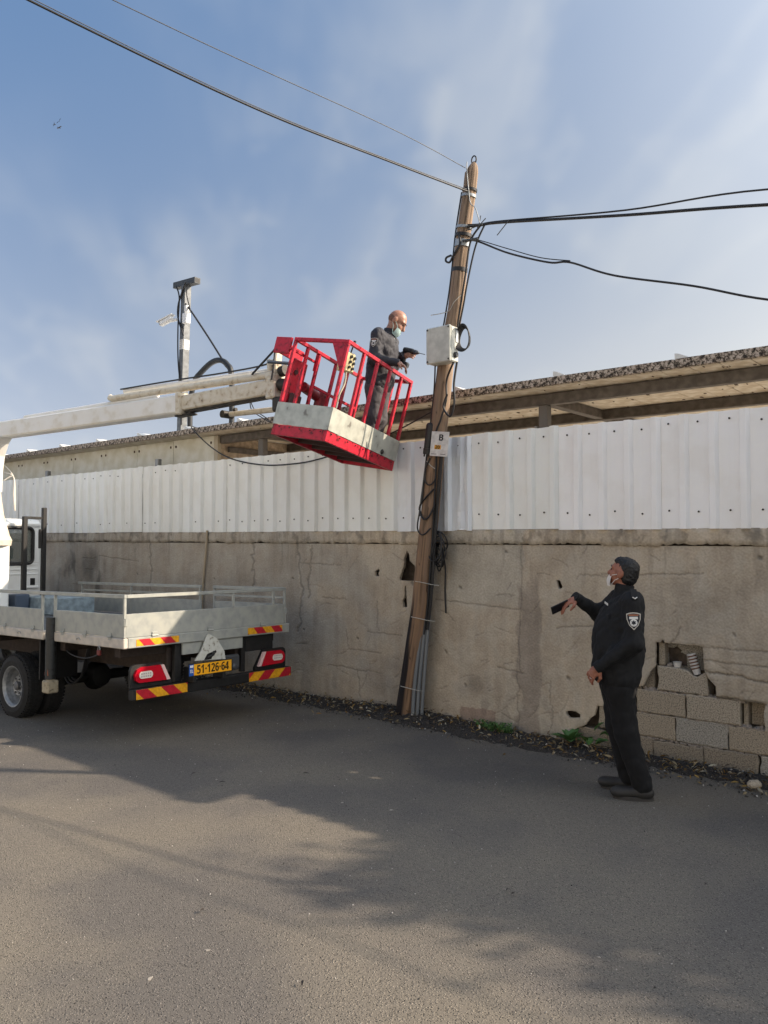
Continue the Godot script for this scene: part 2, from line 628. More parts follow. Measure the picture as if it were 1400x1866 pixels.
func wiggle(x0: float, y0: float, x1: float, y1: float, amp: float, rg: RandomNumberGenerator, n := 9) -> Array:
	var o: Array = []
	var ox := 0.0
	var oy := 0.0
	for i in n + 1:
		var t := float(i) / n
		ox = ox * 0.75 + rg.randfn(0, amp * 0.6)
		oy = oy * 0.75 + rg.randfn(0, amp * 0.6)
		o.append([lerpf(x0, x1, t) + ox, lerpf(y0, y1, t) + oy])
	return o

func wall_material() -> StandardMaterial3D:
	wa.resize(TW * TH)
	wh.resize(TW * TH)
	var rg := RandomNumberGenerator.new()
	rg.seed = 5
	# cracks along the blocks hidden under the render
	for c in [[-4.95, 1.25, -3.95, 1.21], [-3.3, 1.56, -3.0, 1.555], [-3.1, 1.57, -2.2, 1.60], [-3.55, 1.05, -3.0, 1.12], [-2.2, 1.0, -1.6, 1.0], [-2.2, 0.89, -1.5, 0.87], [-7.0, 1.60, -6.3, 1.58], [-6.6, 1.2, -6.2, 1.19], [-5.9, 0.85, -5.4, 0.84], [-6.2, 0.63, -5.7, 0.63], [-11.5, 1.62, -10.4, 1.55], [-12.0, 1.58, -11.6, 1.58], [-11.9, 1.4, -11.7, 1.4], [-12.3, 1.15, -11.9, 1.15], [-6.5, 0.42, -5.9, 0.40], [-4.2, 0.63, -3.9, 0.60]]:
		scratch(wiggle(c[0], c[1], c[2], c[3], 0.006, rg, 22), 0.004, 0.42, 0.5, rg)
	for c in [[-5.75, 1.2, -5.74, 0.86], [-6.2, 0.85, -6.19, 0.64], [-6.05, 0.4, -6.0, 0.1], [-3.92, 1.85, -3.95, 0.58], [-3.97, 0.6, -3.95, 0.0], [-3.62, 0.55, -3.6, 0.1]]:
		scratch(wiggle(c[0], c[1], c[2], c[3], 0.012, rg, 26), 0.005, 0.38, 0.4, rg)
	# wide ragged joints where older pieces of wall meet
	for c in [[-10.1, 1.86, -10.1, 1.1], [-7.82, 1.83, -7.83, 1.2], [-7.0, 1.83, -6.95, 1.3], [-6.93, 1.3, -7.02, 0.75], [-6.78, 1.80, -6.85, 1.2]]:
		scratch(wiggle(c[0], c[1], c[2], c[3], 0.022, rg, 40), 0.013, 0.42, 0.7, rg)
	for c in [[-1.735, 0.585, -2.105, 0.60, 0], [-2.2, 0.80, -1.95, 0.79, 0], [-1.95, 0.79, -1.55, 0.735, 0]]:
		scratch(wiggle(c[0], c[1], c[2], c[3], 0.006, rg, 14), 0.006, 0.6, 1.0, rg)
	# trowel and scrape marks
	for i in 90:
		var x := rg.randf_range(-7.2, -1.0)
		var y := rg.randf_range(0.15, 1.78)
		var l := rg.randf_range(0.04, 0.28)
		var an := rg.randf_range(-0.5, 1.0)
		var bend := rg.randf_range(-0.5, 0.5)
		scratch([[x, y], [x + l * 0.5 * cos(an), y + l * 0.5 * sin(an)], [x + l * 0.5 * cos(an) + l * 0.5 * cos(an + bend), y + l * 0.5 * sin(an) + l * 0.5 * sin(an + bend)]], rg.randf_range(0.001, 0.004), rg.randf_range(0.2, 0.5), 0.4, rg)
	for i in 26:
		var x := rg.randf_range(-12.5, -1.0)
		var y := rg.randf_range(0.3, 1.78)
		scratch([[x, y], [x + 0.02, y - 0.015]], rg.randf_range(0.008, 0.018), rg.randf_range(0.4, 0.75), 1.0, rg)
	# drips of black mould from the coping
	for i in 130:
		var x := rg.randf_range(-13.0, -0.5)
		scratch(wiggle(x, 1.99, x + rg.randf_range(-0.01, 0.01), 1.99 - rg.randf_range(0.05, 0.16), 0.006, rg, 4), rg.randf_range(0.012, 0.04), rg.randf_range(0.1, 0.35), 0.0, rg)
	var n := FastNoiseLite.new()
	n.seed = 31
	n.frequency = 1.0
	n.fractal_octaves = 5
	var fine := FastNoiseLite.new()
	fine.seed = 32
	fine.frequency = 1.0
	fine.fractal_octaves = 3
	var tan := Color(0.44, 0.37, 0.28)
	var grey := Color(0.35, 0.315, 0.265)
	var cement := Color(0.40, 0.365, 0.30)
	var red := Color(0.30, 0.215, 0.165)
	var out := PackedByteArray()
	out.resize(TW * TH * 3)
	var hb := PackedByteArray()
	hb.resize(TW * TH)
	for j in TH:
		var y := WY + (TH - j - 0.5) * TPX
		for i in TW:
			var x := WX + (i + 0.5) * TPX
			var k := j * TW + i
			var a := n.get_noise_2d(x * 0.9, y * 1.3)
			var b := n.get_noise_2d(x * 3.1 + 40.0, y * 2.0)
			var s := n.get_noise_2d(x * 7.0, y * 0.8 + 20.0)
			var f := fine.get_noise_2d(x * 40.0, y * 40.0)
			var c := tan.lerp(grey, clampf(smoothstep(-5.2, -6.8, x + a * 1.6) * 0.75 + b * 0.5, 0.0, 1.0))
			# smoother cement patches that were trowelled over the old render
			var patch := smoothstep(0.06, 0.0, absf(x + 4.35 + 0.12 * b) - 0.42) * smoothstep(1.1, 1.35, y + 0.25 * a + 0.12 * b)
			var strip := smoothstep(0.03, 0.0, absf(x + 3.84 + 0.09 * b + 0.05 * a) - 0.10 - 0.05 * b) * smoothstep(1.55, 1.35, y + 0.2 * b)
			patch = maxf(patch, smoothstep(0.0, 0.25, b + 0.05) * 0.35)
			patch = maxf(patch, smoothstep(0.3, 0.12, y + 0.25 * b) * smoothstep(-4.3, -3.9, x) * 0.8)
			c = c.lerp(cement, clampf(patch, 0.0, 1.0) * 0.8).lerp(Color(0.27, 0.225, 0.18), clampf(strip, 0.0, 1.0) * 0.75)
			if x > -4.62 + 0.06 * b and x < -4.21 + 0.06 * b and y < 0.185 + 0.02 * b and y > 0.06 + 0.03 * b: c = c.lerp(red, 0.8)
			# blackened places
			var soot := smoothstep(0.05, 0.5, n.get_noise_2d(x * 1.7 + 9.0, y * 0.9)) * smoothstep(-9.5, -11.5, x)
			soot = maxf(soot, 0.75 * smoothstep(1.0, 0.3, Vector2((x + 11.75 + 0.25 * b) / 0.42, (y - 1.45) / 0.40).length()))
			soot = maxf(soot, 0.45 * smoothstep(1.0, 0.3, Vector2((x + 4.45 + 0.1 * b) / 0.12, (y - 0.42) / 0.14).length()))
			soot = maxf(soot, smoothstep(0.16, 0.34, b) * 0.35 * smoothstep(0.6, 0.1, y))
			soot = maxf(soot, smoothstep(0.2, 0.5, s) * 0.35 * smoothstep(1.0, 1.8, y))
			soot = maxf(soot, smoothstep(0.10, 0.42, n.get_noise_2d(x * 5.0 + 3.0, y * 4.0)) * 0.6 * smoothstep(1.80, 1.9, y))
			var v := (1.0 + 0.20 * a + 0.22 * b + 0.20 * f + 0.14 * s) * (1.0 - 0.62 * soot) * (1.0 - 0.72 * wa[k])
			if y > 1.83: v *= 1.1
			out[k * 3] = clampi(int(pow(clampf(c.r * v, 0, 1), 0.4545) * 255), 0, 255)
			out[k * 3 + 1] = clampi(int(pow(clampf(c.g * v, 0, 1), 0.4545) * 255), 0, 255)
			out[k * 3 + 2] = clampi(int(pow(clampf(c.b * v, 0, 1), 0.4545) * 255), 0, 255)
			hb[k] = clampi(int(150 + 45 * f + 40 * b + 25 * patch - 120 * wh[k]), 0, 255)
	var m := StandardMaterial3D.new()
	m.resource_name = "old_render"
	m.albedo_texture = ImageTexture.create_from_image(Image.create_from_data(TW, TH, false, Image.FORMAT_RGB8, out))
	m.heightmap_enabled = true
	m.heightmap_texture = ImageTexture.create_from_image(Image.create_from_data(TW, TH, false, Image.FORMAT_L8, hb))
	m.heightmap_scale = 1.6
	m.roughness = 0.93
	return m

func wall_face(m: Material, w: Node3D) -> void:
	var rg := RandomNumberGenerator.new()
	rg.seed = 9
	var n := FastNoiseLite.new()
	n.seed = 41
	n.frequency = 1.0
	n.fractal_octaves = 4
	var nx := int(17.6 / CELL)
	var ny := int((1.845 - WY) / CELL)
	var polys: Array = [P2(EXPOSED)]
	for h in HOLES: polys.append(P2(h))
	var rects: Array = []
	for p in polys:
		var r := Rect2(p[0], Vector2.ZERO)
		for v in p: r = r.expand(v)
		rects.append(r)
	var keep := PackedByteArray()
	keep.resize(nx * ny)
	for j in ny:
		for i in nx:
			var c := Vector2(WX + (i + 0.5) * CELL, WY + (j + 0.5) * CELL)
			var ok := 1
			if c.x > -6.0:
				for q in polys.size():
					if rects[q].has_point(c) and Geometry2D.is_point_in_polygon(c, polys[q]): ok = 0
			keep[j * nx + i] = ok
	var vs := PackedVector3Array()
	var uv := PackedVector2Array()
	var stride := nx + 1
	for j in ny + 1:
		for i in nx + 1:
			var x := WX + i * CELL
			var y := WY + j * CELL
			var z := 0.007 * n.get_noise_2d(x * 1.6, y * 1.6) + 0.004 * n.get_noise_2d(x * 9.0, y * 9.0)
			var cut := 0
			for dj in [-1, 0]:
				for di in [-1, 0]:
					var ci: int = clampi(i + di, 0, nx - 1)
					var cj: int = clampi(j + dj, 0, ny - 1)
					cut += keep[cj * nx + ci]
			var jx := 0.0
			var jy := 0.0
			if cut > 0 and cut < 4:
				var here := Vector2(x, y)
				var best := here
				var bd := CELL * 1.6
				for q in polys.size():
					if not rects[q].grow(CELL * 2).has_point(here): continue
					for e in polys[q].size():
						var cp := Geometry2D.get_closest_point_to_segment(here, polys[q][e], polys[q][(e + 1) % polys[q].size()])
						if cp.distance_to(here) < bd:
							bd = cp.distance_to(here)
							best = cp
				jx = best.x - x + rg.randf_range(-0.002, 0.002)
				jy = best.y - y + rg.randf_range(-0.002, 0.002)
				z -= 0.004 + rg.randf() * 0.004
			var ti := clampi(int((x - WX) / TPX), 0, TW - 1)
			var tj := clampi(TH - 1 - int((y - WY) / TPX), 0, TH - 1)
			z -= 0.006 * wh[tj * TW + ti]
			vs.append(Vector3(x + jx, y + jy, WALL + z))
			uv.append(Vector2((x + jx - WX) / (TW * TPX), 1.0 - (y + jy - WY) / (TH * TPX)))
	var st := SurfaceTool.new()
	st.begin(Mesh.PRIMITIVE_TRIANGLES)
	st.set_smooth_group(0)
	for k in vs.size():
		st.set_uv(uv[k])
		st.add_vertex(vs[k])
	var back := Vector3(0, 0, -0.034)
	var extra: Array = []
	for j in ny:
		for i in nx:
			var a := j * stride + i
			if keep[j * nx + i] == 0: continue
			for k in [a, a + stride + 1, a + 1, a, a + stride, a + stride + 1]: st.add_index(k)
			if i > 0 and keep[j * nx + i - 1] == 0: extra.append([a, a + stride])
			if i < nx - 1 and keep[j * nx + i + 1] == 0: extra.append([a + stride + 1, a + 1])
			if j > 0 and keep[(j - 1) * nx + i] == 0: extra.append([a + 1, a])
			if j < ny - 1 and keep[(j + 1) * nx + i] == 0: extra.append([a + stride, a + stride + 1])
	var face := put(w, "render_coat", fin(st), m)
	face.set_meta("label", "patched and scratched tan render")
	var sk := S()
	for e in extra:
		for k in [[e[0], 0], [e[1], 1], [e[1], 0], [e[0], 0], [e[0], 1], [e[1], 1]]:
			sk.set_uv(uv[k[0]])
			sk.add_vertex(vs[k[0]] + back * k[1])
	add(w, "broken_edge", sk, m)

func wall() -> void:
	var w := thing("concrete_wall", "long weathered tan block wall with patchy render and broken holes", "wall", Vector3.ZERO)
	var m := wall_material()
	wall_face(m, w)
	var n := FastNoiseLite.new()
	n.seed = 3
	n.frequency = 1.0
	n.fractal_octaves = 4
	# coping band, a little proud of the render, with a ragged lower edge
	var st := SurfaceTool.new()
	st.begin(Mesh.PRIMITIVE_TRIANGLES)
	st.set_smooth_group(0)
	var cols := int(17.6 / 0.02)
	var rows := [[0.0, -0.02], [0.0, 0.012], [0.05, 0.016], [0.10, 0.014], [0.145, 0.012], [0.15, 0.0], [0.152, -0.16]]
	for i in cols + 1:
		var x := WX + i * 0.02
		var low := 1.838 + 0.026 * n.get_noise_2d(x * 1.6, 0) + 0.022 * n.get_noise_2d(x * 11.0, 5)
		for r in rows:
			var y: float = low + r[0] * (1.986 - low) / 0.152
			var z: float = WALL + r[1] + (0.006 * n.get_noise_2d(x * 6.0, y * 9.0) if r[1] > 0.0 else 0.0)
			st.set_uv(Vector2((x - WX) / (TW * TPX), 1.0 - (y - WY) / (TH * TPX)))
			st.add_vertex(Vector3(x, y, z))
	var R := rows.size()
	for i in cols:
		for j in R - 1:
			var a := i * R + j
			for k in [a, a + R + 1, a + R, a, a + 1, a + R + 1]: st.add_index(k)
	put(w, "coping_band", fin(st), m)
	st = S()
	span(st, Vector3(WX, -0.2, -7.16), Vector3(0.6, 1.97, -6.985))
	span(st, Vector3(0.6, -0.2, -7.15), Vector3(9.0, 1.97, -6.80))
	add(w, "wall_core", st, mat("core", "6b5f54", 0.95, 0.0, grain("core_g", 0.6, 1.0, 0.04), 1.5))
	# bare concrete blocks where the render has fallen off
	var bm: Array = []
	for i in 4:
		bm.append(mat("block%d" % i, ["aea08b", "b6a995", "aca598", "978b79"][i], 0.95, 0.0, ntex("block_g", 19, 0.075, [[0.12, 0.58], [0.4, 0.86], [0.75, 1.0]], 512, 5), 1.7))
	var rg := RandomNumberGenerator.new()
	rg.seed = 14
	var list := [[-3.47, -3.065, 0.0, 0.165, 3], [-3.055, -2.65, 0.0, 0.165, 3], [-2.64, -2.225, -0.03, 0.15, 3], [-2.213, -1.80, -0.03, 0.165, 3], [-1.775, -1.37, -0.03, 0.165, 2], [-1.36, -0.95, -0.03, 0.165, 3],
		[-3.14, -2.88, 0.19, 0.375, 0], [-2.868, -2.46, 0.18, 0.375, 0], [-2.448, -2.03, 0.175, 0.375, 2], [-2.015, -1.60, 0.178, 0.368, 0], [-1.59, -1.18, 0.178, 0.37, 1],
		[-3.2, -2.80, 0.39, 0.575, 1], [-2.785, -2.372, 0.385, 0.575, 0], [-2.352, -1.93, 0.383, 0.578, 1],
		[-2.598, -2.18, 0.592, 0.793, 1], [-3.02, -2.64, 0.592, 0.79, 3]]
	for b in list:
		st = S()
		var deep := 0.045 if b[4] == 3 and b[2] > 0.5 else 0.0
		block(st, b[0] - 0.003, b[1] + 0.003, b[2] - 0.002, b[3] + 0.003, WALL - 0.012 - rg.randf() * 0.012 - deep, -6.978, b[0] == -2.598, rg.randi())
		add(w, "concrete_block", st, bm[b[4]])
	# hollow chamber with its broken inner web
	st = S()
	prism(st, P2([[-2.606, 0.78], [-2.20, 0.78], [-2.20, 1.01], [-2.606, 1.01], [-2.606, 0.96], [-2.50, 0.945], [-2.47, 0.965], [-2.42, 0.935], [-2.435, 0.915], [-2.385, 0.90], [-2.38, 0.80], [-2.54, 0.80], [-2.545, 0.90], [-2.606, 0.92]]), -6.955, -6.925)
	add(w, "inner_web", st, bm[2])
	st = S()
	span(st, Vector3(-2.60, 0.80, -6.95), Vector3(-2.545, 1.0, -6.85), 0.008)
	span(st, Vector3(-1.91, 0.385, -6.96), Vector3(-1.875, 0.58, -6.86), 0.004)
	span(st, Vector3(-1.87, 0.385, -6.975), Vector3(-1.72, 0.585, -6.93), 0.004)
	add(w, "block_web", st, bm[0])
	# mortar crumbs and beds between the blocks
	st = S()
	for i in 320:
		var x := rg.randf_range(-3.1, -1.0)
		var y: float = [0.17, 0.378, 0.583][rg.randi() % 3]
		if y > 0.5 and (x < -2.8 or x > -1.9): continue
		var s := rg.randf_range(0.008, 0.022)
		box(st, Vector3(x, y + rg.randf_range(-0.003, 0.003), -6.845), Vector3(s * 1.8, s * 0.5, 0.05), 0.003, Basis.from_euler(Vector3(rg.randf(), rg.randf(), 0.2 * rg.randfn())))
	add(w, "mortar", st, mat("mortar", "a3978a", 0.95, 0.0, grain("core_g", 0.6, 1.0, 0.04), 3.0), "stuff")

func block(st: SurfaceTool, x0: float, x1: float, y0: float, y1: float, zf: float, zb: float, chipped: bool, sd: int) -> void:
	# a block with a rough outline; the chipped one has lost its top right corner
	var rg := RandomNumberGenerator.new()
	rg.seed = sd
	var o: Array = []
	var k := 14
	for i in k: o.append([lerpf(x0, x1, float(i) / k), y0])
	for i in 4: o.append([x1, lerpf(y0, y1, i / 4.0)])
	if chipped: o.append_array([[x1, y1 - 0.03], [x1 - 0.035, y1 - 0.015], [x1 - 0.05, y1 - 0.04], [x1 - 0.085, y1 - 0.055], [x1 - 0.13, y1 - 0.05], [x1 - 0.16, y1 - 0.015], [x1 - 0.25, y1 - 0.005]])
	else:
		for i in k: o.append([lerpf(x1, x0, float(i) / k), y1])
	o.append([x0, y1])
	for i in 3: o.append([x0, lerpf(y1, y0, (i + 1) / 4.0)])
	var poly := PackedVector2Array()
	for v in o: poly.append(Vector2(v[0] + rg.randfn(0, 0.0036), v[1] + rg.randfn(0, 0.0036)))
	var mid := Vector2((x0 + x1) / 2, (y0 + y1) / 2)
	var inner := PackedVector2Array()
	for v in poly: inner.append(mid + (v - mid) * Vector2(1.0 - rg.randf_range(0.006, 0.018) / (x1 - x0) * 2, 1.0 - rg.randf_range(0.005, 0.014) / (y1 - y0) * 2))
	var n := poly.size()
	for i in n:
		var j := (i + 1) % n
		quad(st, Vector3(poly[i].x, poly[i].y, zb), Vector3(poly[j].x, poly[j].y, zb), Vector3(poly[j].x, poly[j].y, zf - 0.007), Vector3(poly[i].x, poly[i].y, zf - 0.007))
		quad(st, Vector3(poly[i].x, poly[i].y, zf - 0.007), Vector3(poly[j].x, poly[j].y, zf - 0.007), Vector3(inner[j].x, inner[j].y, zf), Vector3(inner[i].x, inner[i].y, zf))
	var idx := Geometry2D.triangulate_polygon(inner)
	for i in range(0, idx.size(), 3):
		var p := inner[idx[i]]; var q := inner[idx[i + 1]]; var r := inner[idx[i + 2]]
		if (q - p).cross(r - p) < 0.0:
			var t := q; q = r; r = t
		for v in [p, r, q]: st.add_vertex(Vector3(v.x, v.y, zf))

# ---------------------------------------------------------------- fence
func sheet_mesh(sd: int, dent: bool) -> ArrayMesh:
	var n := FastNoiseLite.new()
	n.seed = sd
	n.frequency = 1.0
	n.fractal_octaves = 2
	var prof: Array = []
	var p := 0.2425
	for i in 4:
		var x := i * p
		for q in [[0.0, 0.0], [0.040, 0.0], [0.080, 0.001], [0.120, 0.0], [0.162, 0.0], [0.172, 0.036], [0.177, 0.040], [0.219, 0.040], [0.224, 0.036]]: prof.append([x + q[0], q[1]])
	prof.append([4 * p + 0.006, 0.003])
	var st := SurfaceTool.new()
	st.begin(Mesh.PRIMITIVE_TRIANGLES)
	st.set_smooth_group(-1)
	var rows := 10
	var pt := func(i: int, j: int) -> Vector3:
		var y := lerpf(0.0, 0.968, float(j) / rows)
		var x: float = prof[i][0]
		var z: float = prof[i][1] + 0.0035 * n.get_noise_2d(x * 2.5, y * 2.5)
		if dent:
			var fold := exp(-pow((x - 0.845 + 0.025 * sin(y * 9.0)) / 0.04, 2.0)) * (0.4 + 0.6 * exp(-pow((y - 0.5) / 0.22, 2.0)))
			z += 0.035 * fold - 0.028 * exp(-pow((x - 0.90) / 0.03, 2.0)) + 0.008 * n.get_noise_2d(x * 9.0, y * 7.0)
			if j == 0: y += 0.02 * exp(-pow((x - 0.85) / 0.06, 2.0))
		if j == rows: y += 0.006 * n.get_noise_1d(x * 6.0)
		return Vector3(x, y, z)
	for i in prof.size() - 1:
		for j in rows:
			quad(st, pt.call(i, j), pt.call(i + 1, j), pt.call(i + 1, j + 1), pt.call(i, j + 1))
	for i in prof.size() - 1:   # the folded top edge has a thickness
		var a: Vector3 = pt.call(i, rows)
		var b: Vector3 = pt.call(i + 1, rows)
		quad(st, a, b, b + Vector3(0, 0, -0.004), a + Vector3(0, 0, -0.004))
		quad(st, b + Vector3(0, -0.02, -0.004), a + Vector3(0, -0.02, -0.004), a + Vector3(0, 0, -0.004), b + Vector3(0, 0, -0.004))
	return fin(st)

func fence() -> void:
	var f := thing("corrugated_fence", "white corrugated sheet metal fence on top of the concrete wall", "fence", Vector3(0, 0, WALL))
	var t := ntex("sheet_dirt", 6, 0.012, [[0.25, Color(0.978, 0.974, 0.966)], [0.45, Color(0.993, 0.993, 0.99)], [0.8, Color(1, 1, 1)]], 256, 5)
	var tones := [mat("sheet0", "eef0ed", 0.42, 0.0, t, 0.6), mat("sheet1", "eaebe7", 0.45, 0.0, t, 0.6), mat("sheet2", "f3f2f1", 0.42, 0.0, t, 0.6), mat("sheet_blue", "e4e8ec", 0.42, 0.0, t, 0.6)]
	var me: Array = []
	for i in 4: me.append(sheet_mesh(50 + i, false))
	var bent := sheet_mesh(60, true)
	var rg := RandomNumberGenerator.new()
	rg.seed = 23
	var scr := S()
	var bent_i := 13
	for i in 27:
		var x := -18.0 + 0.97 * i - 0.06
		var is_bent := x < -5.0 and x > -5.6
		var lift := rg.randf_range(-0.004, 0.008) - (0.015 if is_bent else 0.0)
		var o := put(f, "metal_sheet", bent if is_bent else me[rg.randi() % 4], tones[3] if is_bent else (tones[2] if x > -4.4 else tones[rg.randi() % 2]), Transform3D(Basis(Vector3(0, 0, 1), rg.randf_range(-0.004, 0.004)), Vector3(x, 1.978 + lift, 0.012 + 0.003 * (i % 2))))
		if is_bent: o.set_meta("label", "creased bluish sheet beside the pole")
		for k in 4:
			var sx := x + 0.2425 * k + 0.085 + rg.randf_range(-0.012, 0.012)
			for y in [2.125, 2.86]:
				if x < -9.0 and rg.randf() < 0.55: continue
				var c := Vector3(sx, y + rg.randf_range(-0.02, 0.02), 0.022)
				box(scr, c, Vector3(0.016, 0.016, 0.012), 0.004)
	add(f, "screws", scr, mat("screw", "3a3632", 0.6, 0.5), "stuff")
	var st := S()
	span(st, Vector3(-18, 2.08, -0.05), Vector3(8, 2.13, -0.012))
	add(f, "fence_rail", st, mat("galv_dull", "8a8b8a", 0.5, 0.7))
	st = S()
	span(st, Vector3(-18, 2.80, -0.05), Vector3(8, 2.85, -0.012))
	add(f, "fence_rail", st, mat("galv_dull"))
	for i in 9:
		st = S()
		span(st, Vector3(-0.04, 1.95, -0.12), Vector3(0.04, 3.06 if i < 3 else 2.9, -0.055), 0.005)
		var o := add(f, "fence_post", st, mat("galv_dull"))
		o.position.x = -16.58 + 3.26 * i

# ---------------------------------------------------------------- shed
func shed() -> void:
	var s := thing("open_shed", "long shed behind the fence with mouldy white roof edge, dark beams and tan ceiling", "shed", Vector3.ZERO)
	var x0 := -20.0
	var x1 := 0.05
	var edge := mat("mouldy_edge", "d0c7be", 0.8, 0.0, ntex("mould", 13, 0.022, [[0.0, Color(0.16, 0.14, 0.12)], [0.34, Color(0.22, 0.195, 0.17)], [0.46, Color(0.52, 0.48, 0.43)], [0.57, Color(0.90, 0.87, 0.83)], [1.0, Color(1, 0.98, 0.95)]], 512, 6), 1.45)
	var st := S()
	var k := 0
	var x := x0
	var rg := RandomNumberGenerator.new()
	rg.seed = 6
	while x < x1:         # the edges of the roof panels, one by one
		st = S()
		var w := minf(1.17, x1 - x)
		span(st, Vector3(x + 0.004, 3.372, -7.0), Vector3(x + w - 0.004, 3.452 + rg.randf_range(-0.004, 0.004), -6.90), 0.006)
		add(s, "roof_edge", st, edge)
		st = S()          # the raised seam of the sheet, cut open at the edge
		prism(st, P2([[0.0, 0.0], [0.13, 0.0], [0.03, 0.045], [0.0, 0.05]]), -11.4, -6.905, Transform3D(Basis.IDENTITY, Vector3(x, 3.453, 0)))
		add(s, "roof_rib", st, mat("roof_white", "dcdcd8", 0.5))
		x += 1.17
	st = S()
	span(st, Vector3(x0, 3.44, -11.4), Vector3(x1, 3.4515, -7.0))
	add(s, "roof_sheet", st, mat("roof_white"))
	var ceil := mat("ceiling", "ddd6ca", 0.7, 0.0, ntex("ceil_d", 17, 0.03, [[0.2, Color(0.88, 0.85, 0.80)], [0.6, Color(0.97, 0.96, 0.94)], [0.8, Color(1, 1, 1)]], 256, 5), 0.8)
	x = -9.08
	while x < x1 - 0.1:
		st = S()
		var w := minf(0.242, x1 - x)
		span(st, Vector3(x, 3.366 + 0.0015 * (k % 2), -11.4), Vector3(x + w, 3.4, -6.93), 0.005)
		add(s, "ceiling_board", st, ceil)
		x += 0.25
		k += 1
	st = S()
	span(st, Vector3(x0, 3.37, -7.3), Vector3(-9.1, 3.4, -6.93))
	add(s, "eave_soffit", st, mat("ceiling"))
	st = S()             # rusty nail heads and stains of dirt along the boards
	for i in 260:
		var q := Vector3(rg.randf_range(-8.5, 0.0), 3.363, rg.randf_range(-9.0, -6.95))
		box(st, q, Vector3(rg.randf_range(0.008, 0.03), 0.006, rg.randf_range(0.008, 0.05)), 0.002)
	add(s, "dirt_spots", st, mat("dirt_spot", "5e5043", 0.9), "stuff")
	var steel := mat("beam_paint", "6a635d", 0.65, 0.2, grain("core_g", 0.6, 1.0, 0.04), 0.8)
	for z in [[-7.28, 3.25, -9.1], [-8.62, 3.25, -9.1], [-10.6, 3.24, -9.1]]:
		st = S()
		span(st, Vector3(z[2], z[1], z[0] - 0.05), Vector3(x1, 3.362, z[0] + 0.05), 0.006)
		add(s, "roof_beam", st, steel)
	for bx in [-8.2, -3.91, -0.05]:
		st = S()
		span(st, Vector3(bx - 0.05, 3.262, -10.55), Vector3(bx + 0.05, 3.358, -7.335), 0.004)
		add(s, "cross_beam", st, steel)
		for z in [-7.28, -10.6]:
			st = S()
			span(st, Vector3(bx - 0.05, 0, z - 0.046), Vector3(bx + 0.05, 3.248, z + 0.046), 0.006)
			add(s, "post", st, mat("post_paint", "6b6763", 0.6, 0.2))
	st = S()
	span(st, Vector3(-3.99, 2.2, -7.26), Vector3(-3.963, 3.04, -7.20), 0.004)
	add(s, "post_bracket", st, mat("galv_dull"))
	st = S()
	span(st, Vector3(-9.1, -0.1, -17.0), Vector3(5.0, 0.012, -7.17))
	put(self, "concrete_yard", fin(st), mat("yard", "c9c2b6", 0.9, 0.0, grain("core_g", 0.6, 1.0, 0.04), 0.3), Transform3D.IDENTITY, "structure")
	# closed part at the left: cream panels with screws
	var cream := mat("cream_panel", "d8d6ca", 0.6, 0.0, ntex("cream_d", 27, 0.02, [[0.2, Color(0.93, 0.92, 0.88)], [0.6, Color(0.98, 0.975, 0.96)], [0.8, Color(1, 1, 1)]], 256, 5), 0.7)
	var dots := S()
	for i in 11:
		st = S()
		var a := -10.12 - 0.97 * i
		span(st, Vector3(a, 1.0, -7.25), Vector3(a + 0.962, 3.368, -7.20), 0.004)
		add(s, "wall_panel", st, cream)
		for e in [0.06, 0.90]:
			box(dots, Vector3(a + e, 3.27, -7.196), Vector3(0.03, 0.035, 0.012), 0.004)
	add(s, "panel_bolts", dots, mat("rust_bolt", "4b3a2d", 0.8), "stuff")
	st = S()
	span(st, Vector3(-9.152, 1.0, -11.3), Vector3(-9.105, 3.366, -7.255), 0.004)
	add(s, "return_wall", st, mat("return", "c0ad97", 0.8, 0.0, grain("core_g", 0.6, 1.0, 0.04), 0.9))
	st = S()
	span(st, Vector3(-9.15, 1.0, -7.254), Vector3(-9.06, 3.366, -7.19), 0.004)
	add(s, "corner_trim", st, mat("trim", "b3a893", 0.6))
	st = S()
	span(st, Vector3(-9.1, 3.14, -9.9), Vector3(-9.05, 3.22, -7.4), 0.004)
	span(st, Vector3(-8.6, 2.9, -9.5), Vector3(-8.5, 3.24, -9.4), 0.004)
	add(s, "wall_bracket", st, steel)

# ---------------------------------------------------------------- utility pole and what hangs on it
const POLE := [[-0.1, -5.255], [0.1, -5.226], [1.21, -5.024], [1.96, -4.939], [3.09, -4.788], [3.71, -4.705], [4.25, -4.58], [5.02, -4.478], [5.43, -4.405], [5.66, -4.375]]
const PZ := -6.66
func pole_x(y: float) -> float:
	for i in POLE.size() - 1:
		if y <= POLE[i + 1][0]:
			return lerpf(POLE[i][1], POLE[i + 1][1], (y - POLE[i][0]) / (POLE[i + 1][0] - POLE[i][0]))
	return POLE[-1][1]
func pole_r(y: float) -> float: return lerpf(0.112, 0.068, clampf(y / 5.6, 0, 1))
func on_pole(y: float, ang: float, out := 0.0) -> Vector3:   # a point on the pole's skin; angle 0 faces +x, 90 faces the road
	var r := pole_r(y) + out
	return Vector3(pole_x(y) + r * cos(deg_to_rad(ang)), y, PZ + r * sin(deg_to_rad(ang)))

func cable(called: String, label: String, pts: Array, r: float, m: Material, cat := "cable", group := "", per := 8) -> MeshInstance3D:
	var st := S()
	tube(st, curve(pts, per), r, 6)
	var o := add(self, called, st, m)
	tag(o, label, cat, group)
	return o

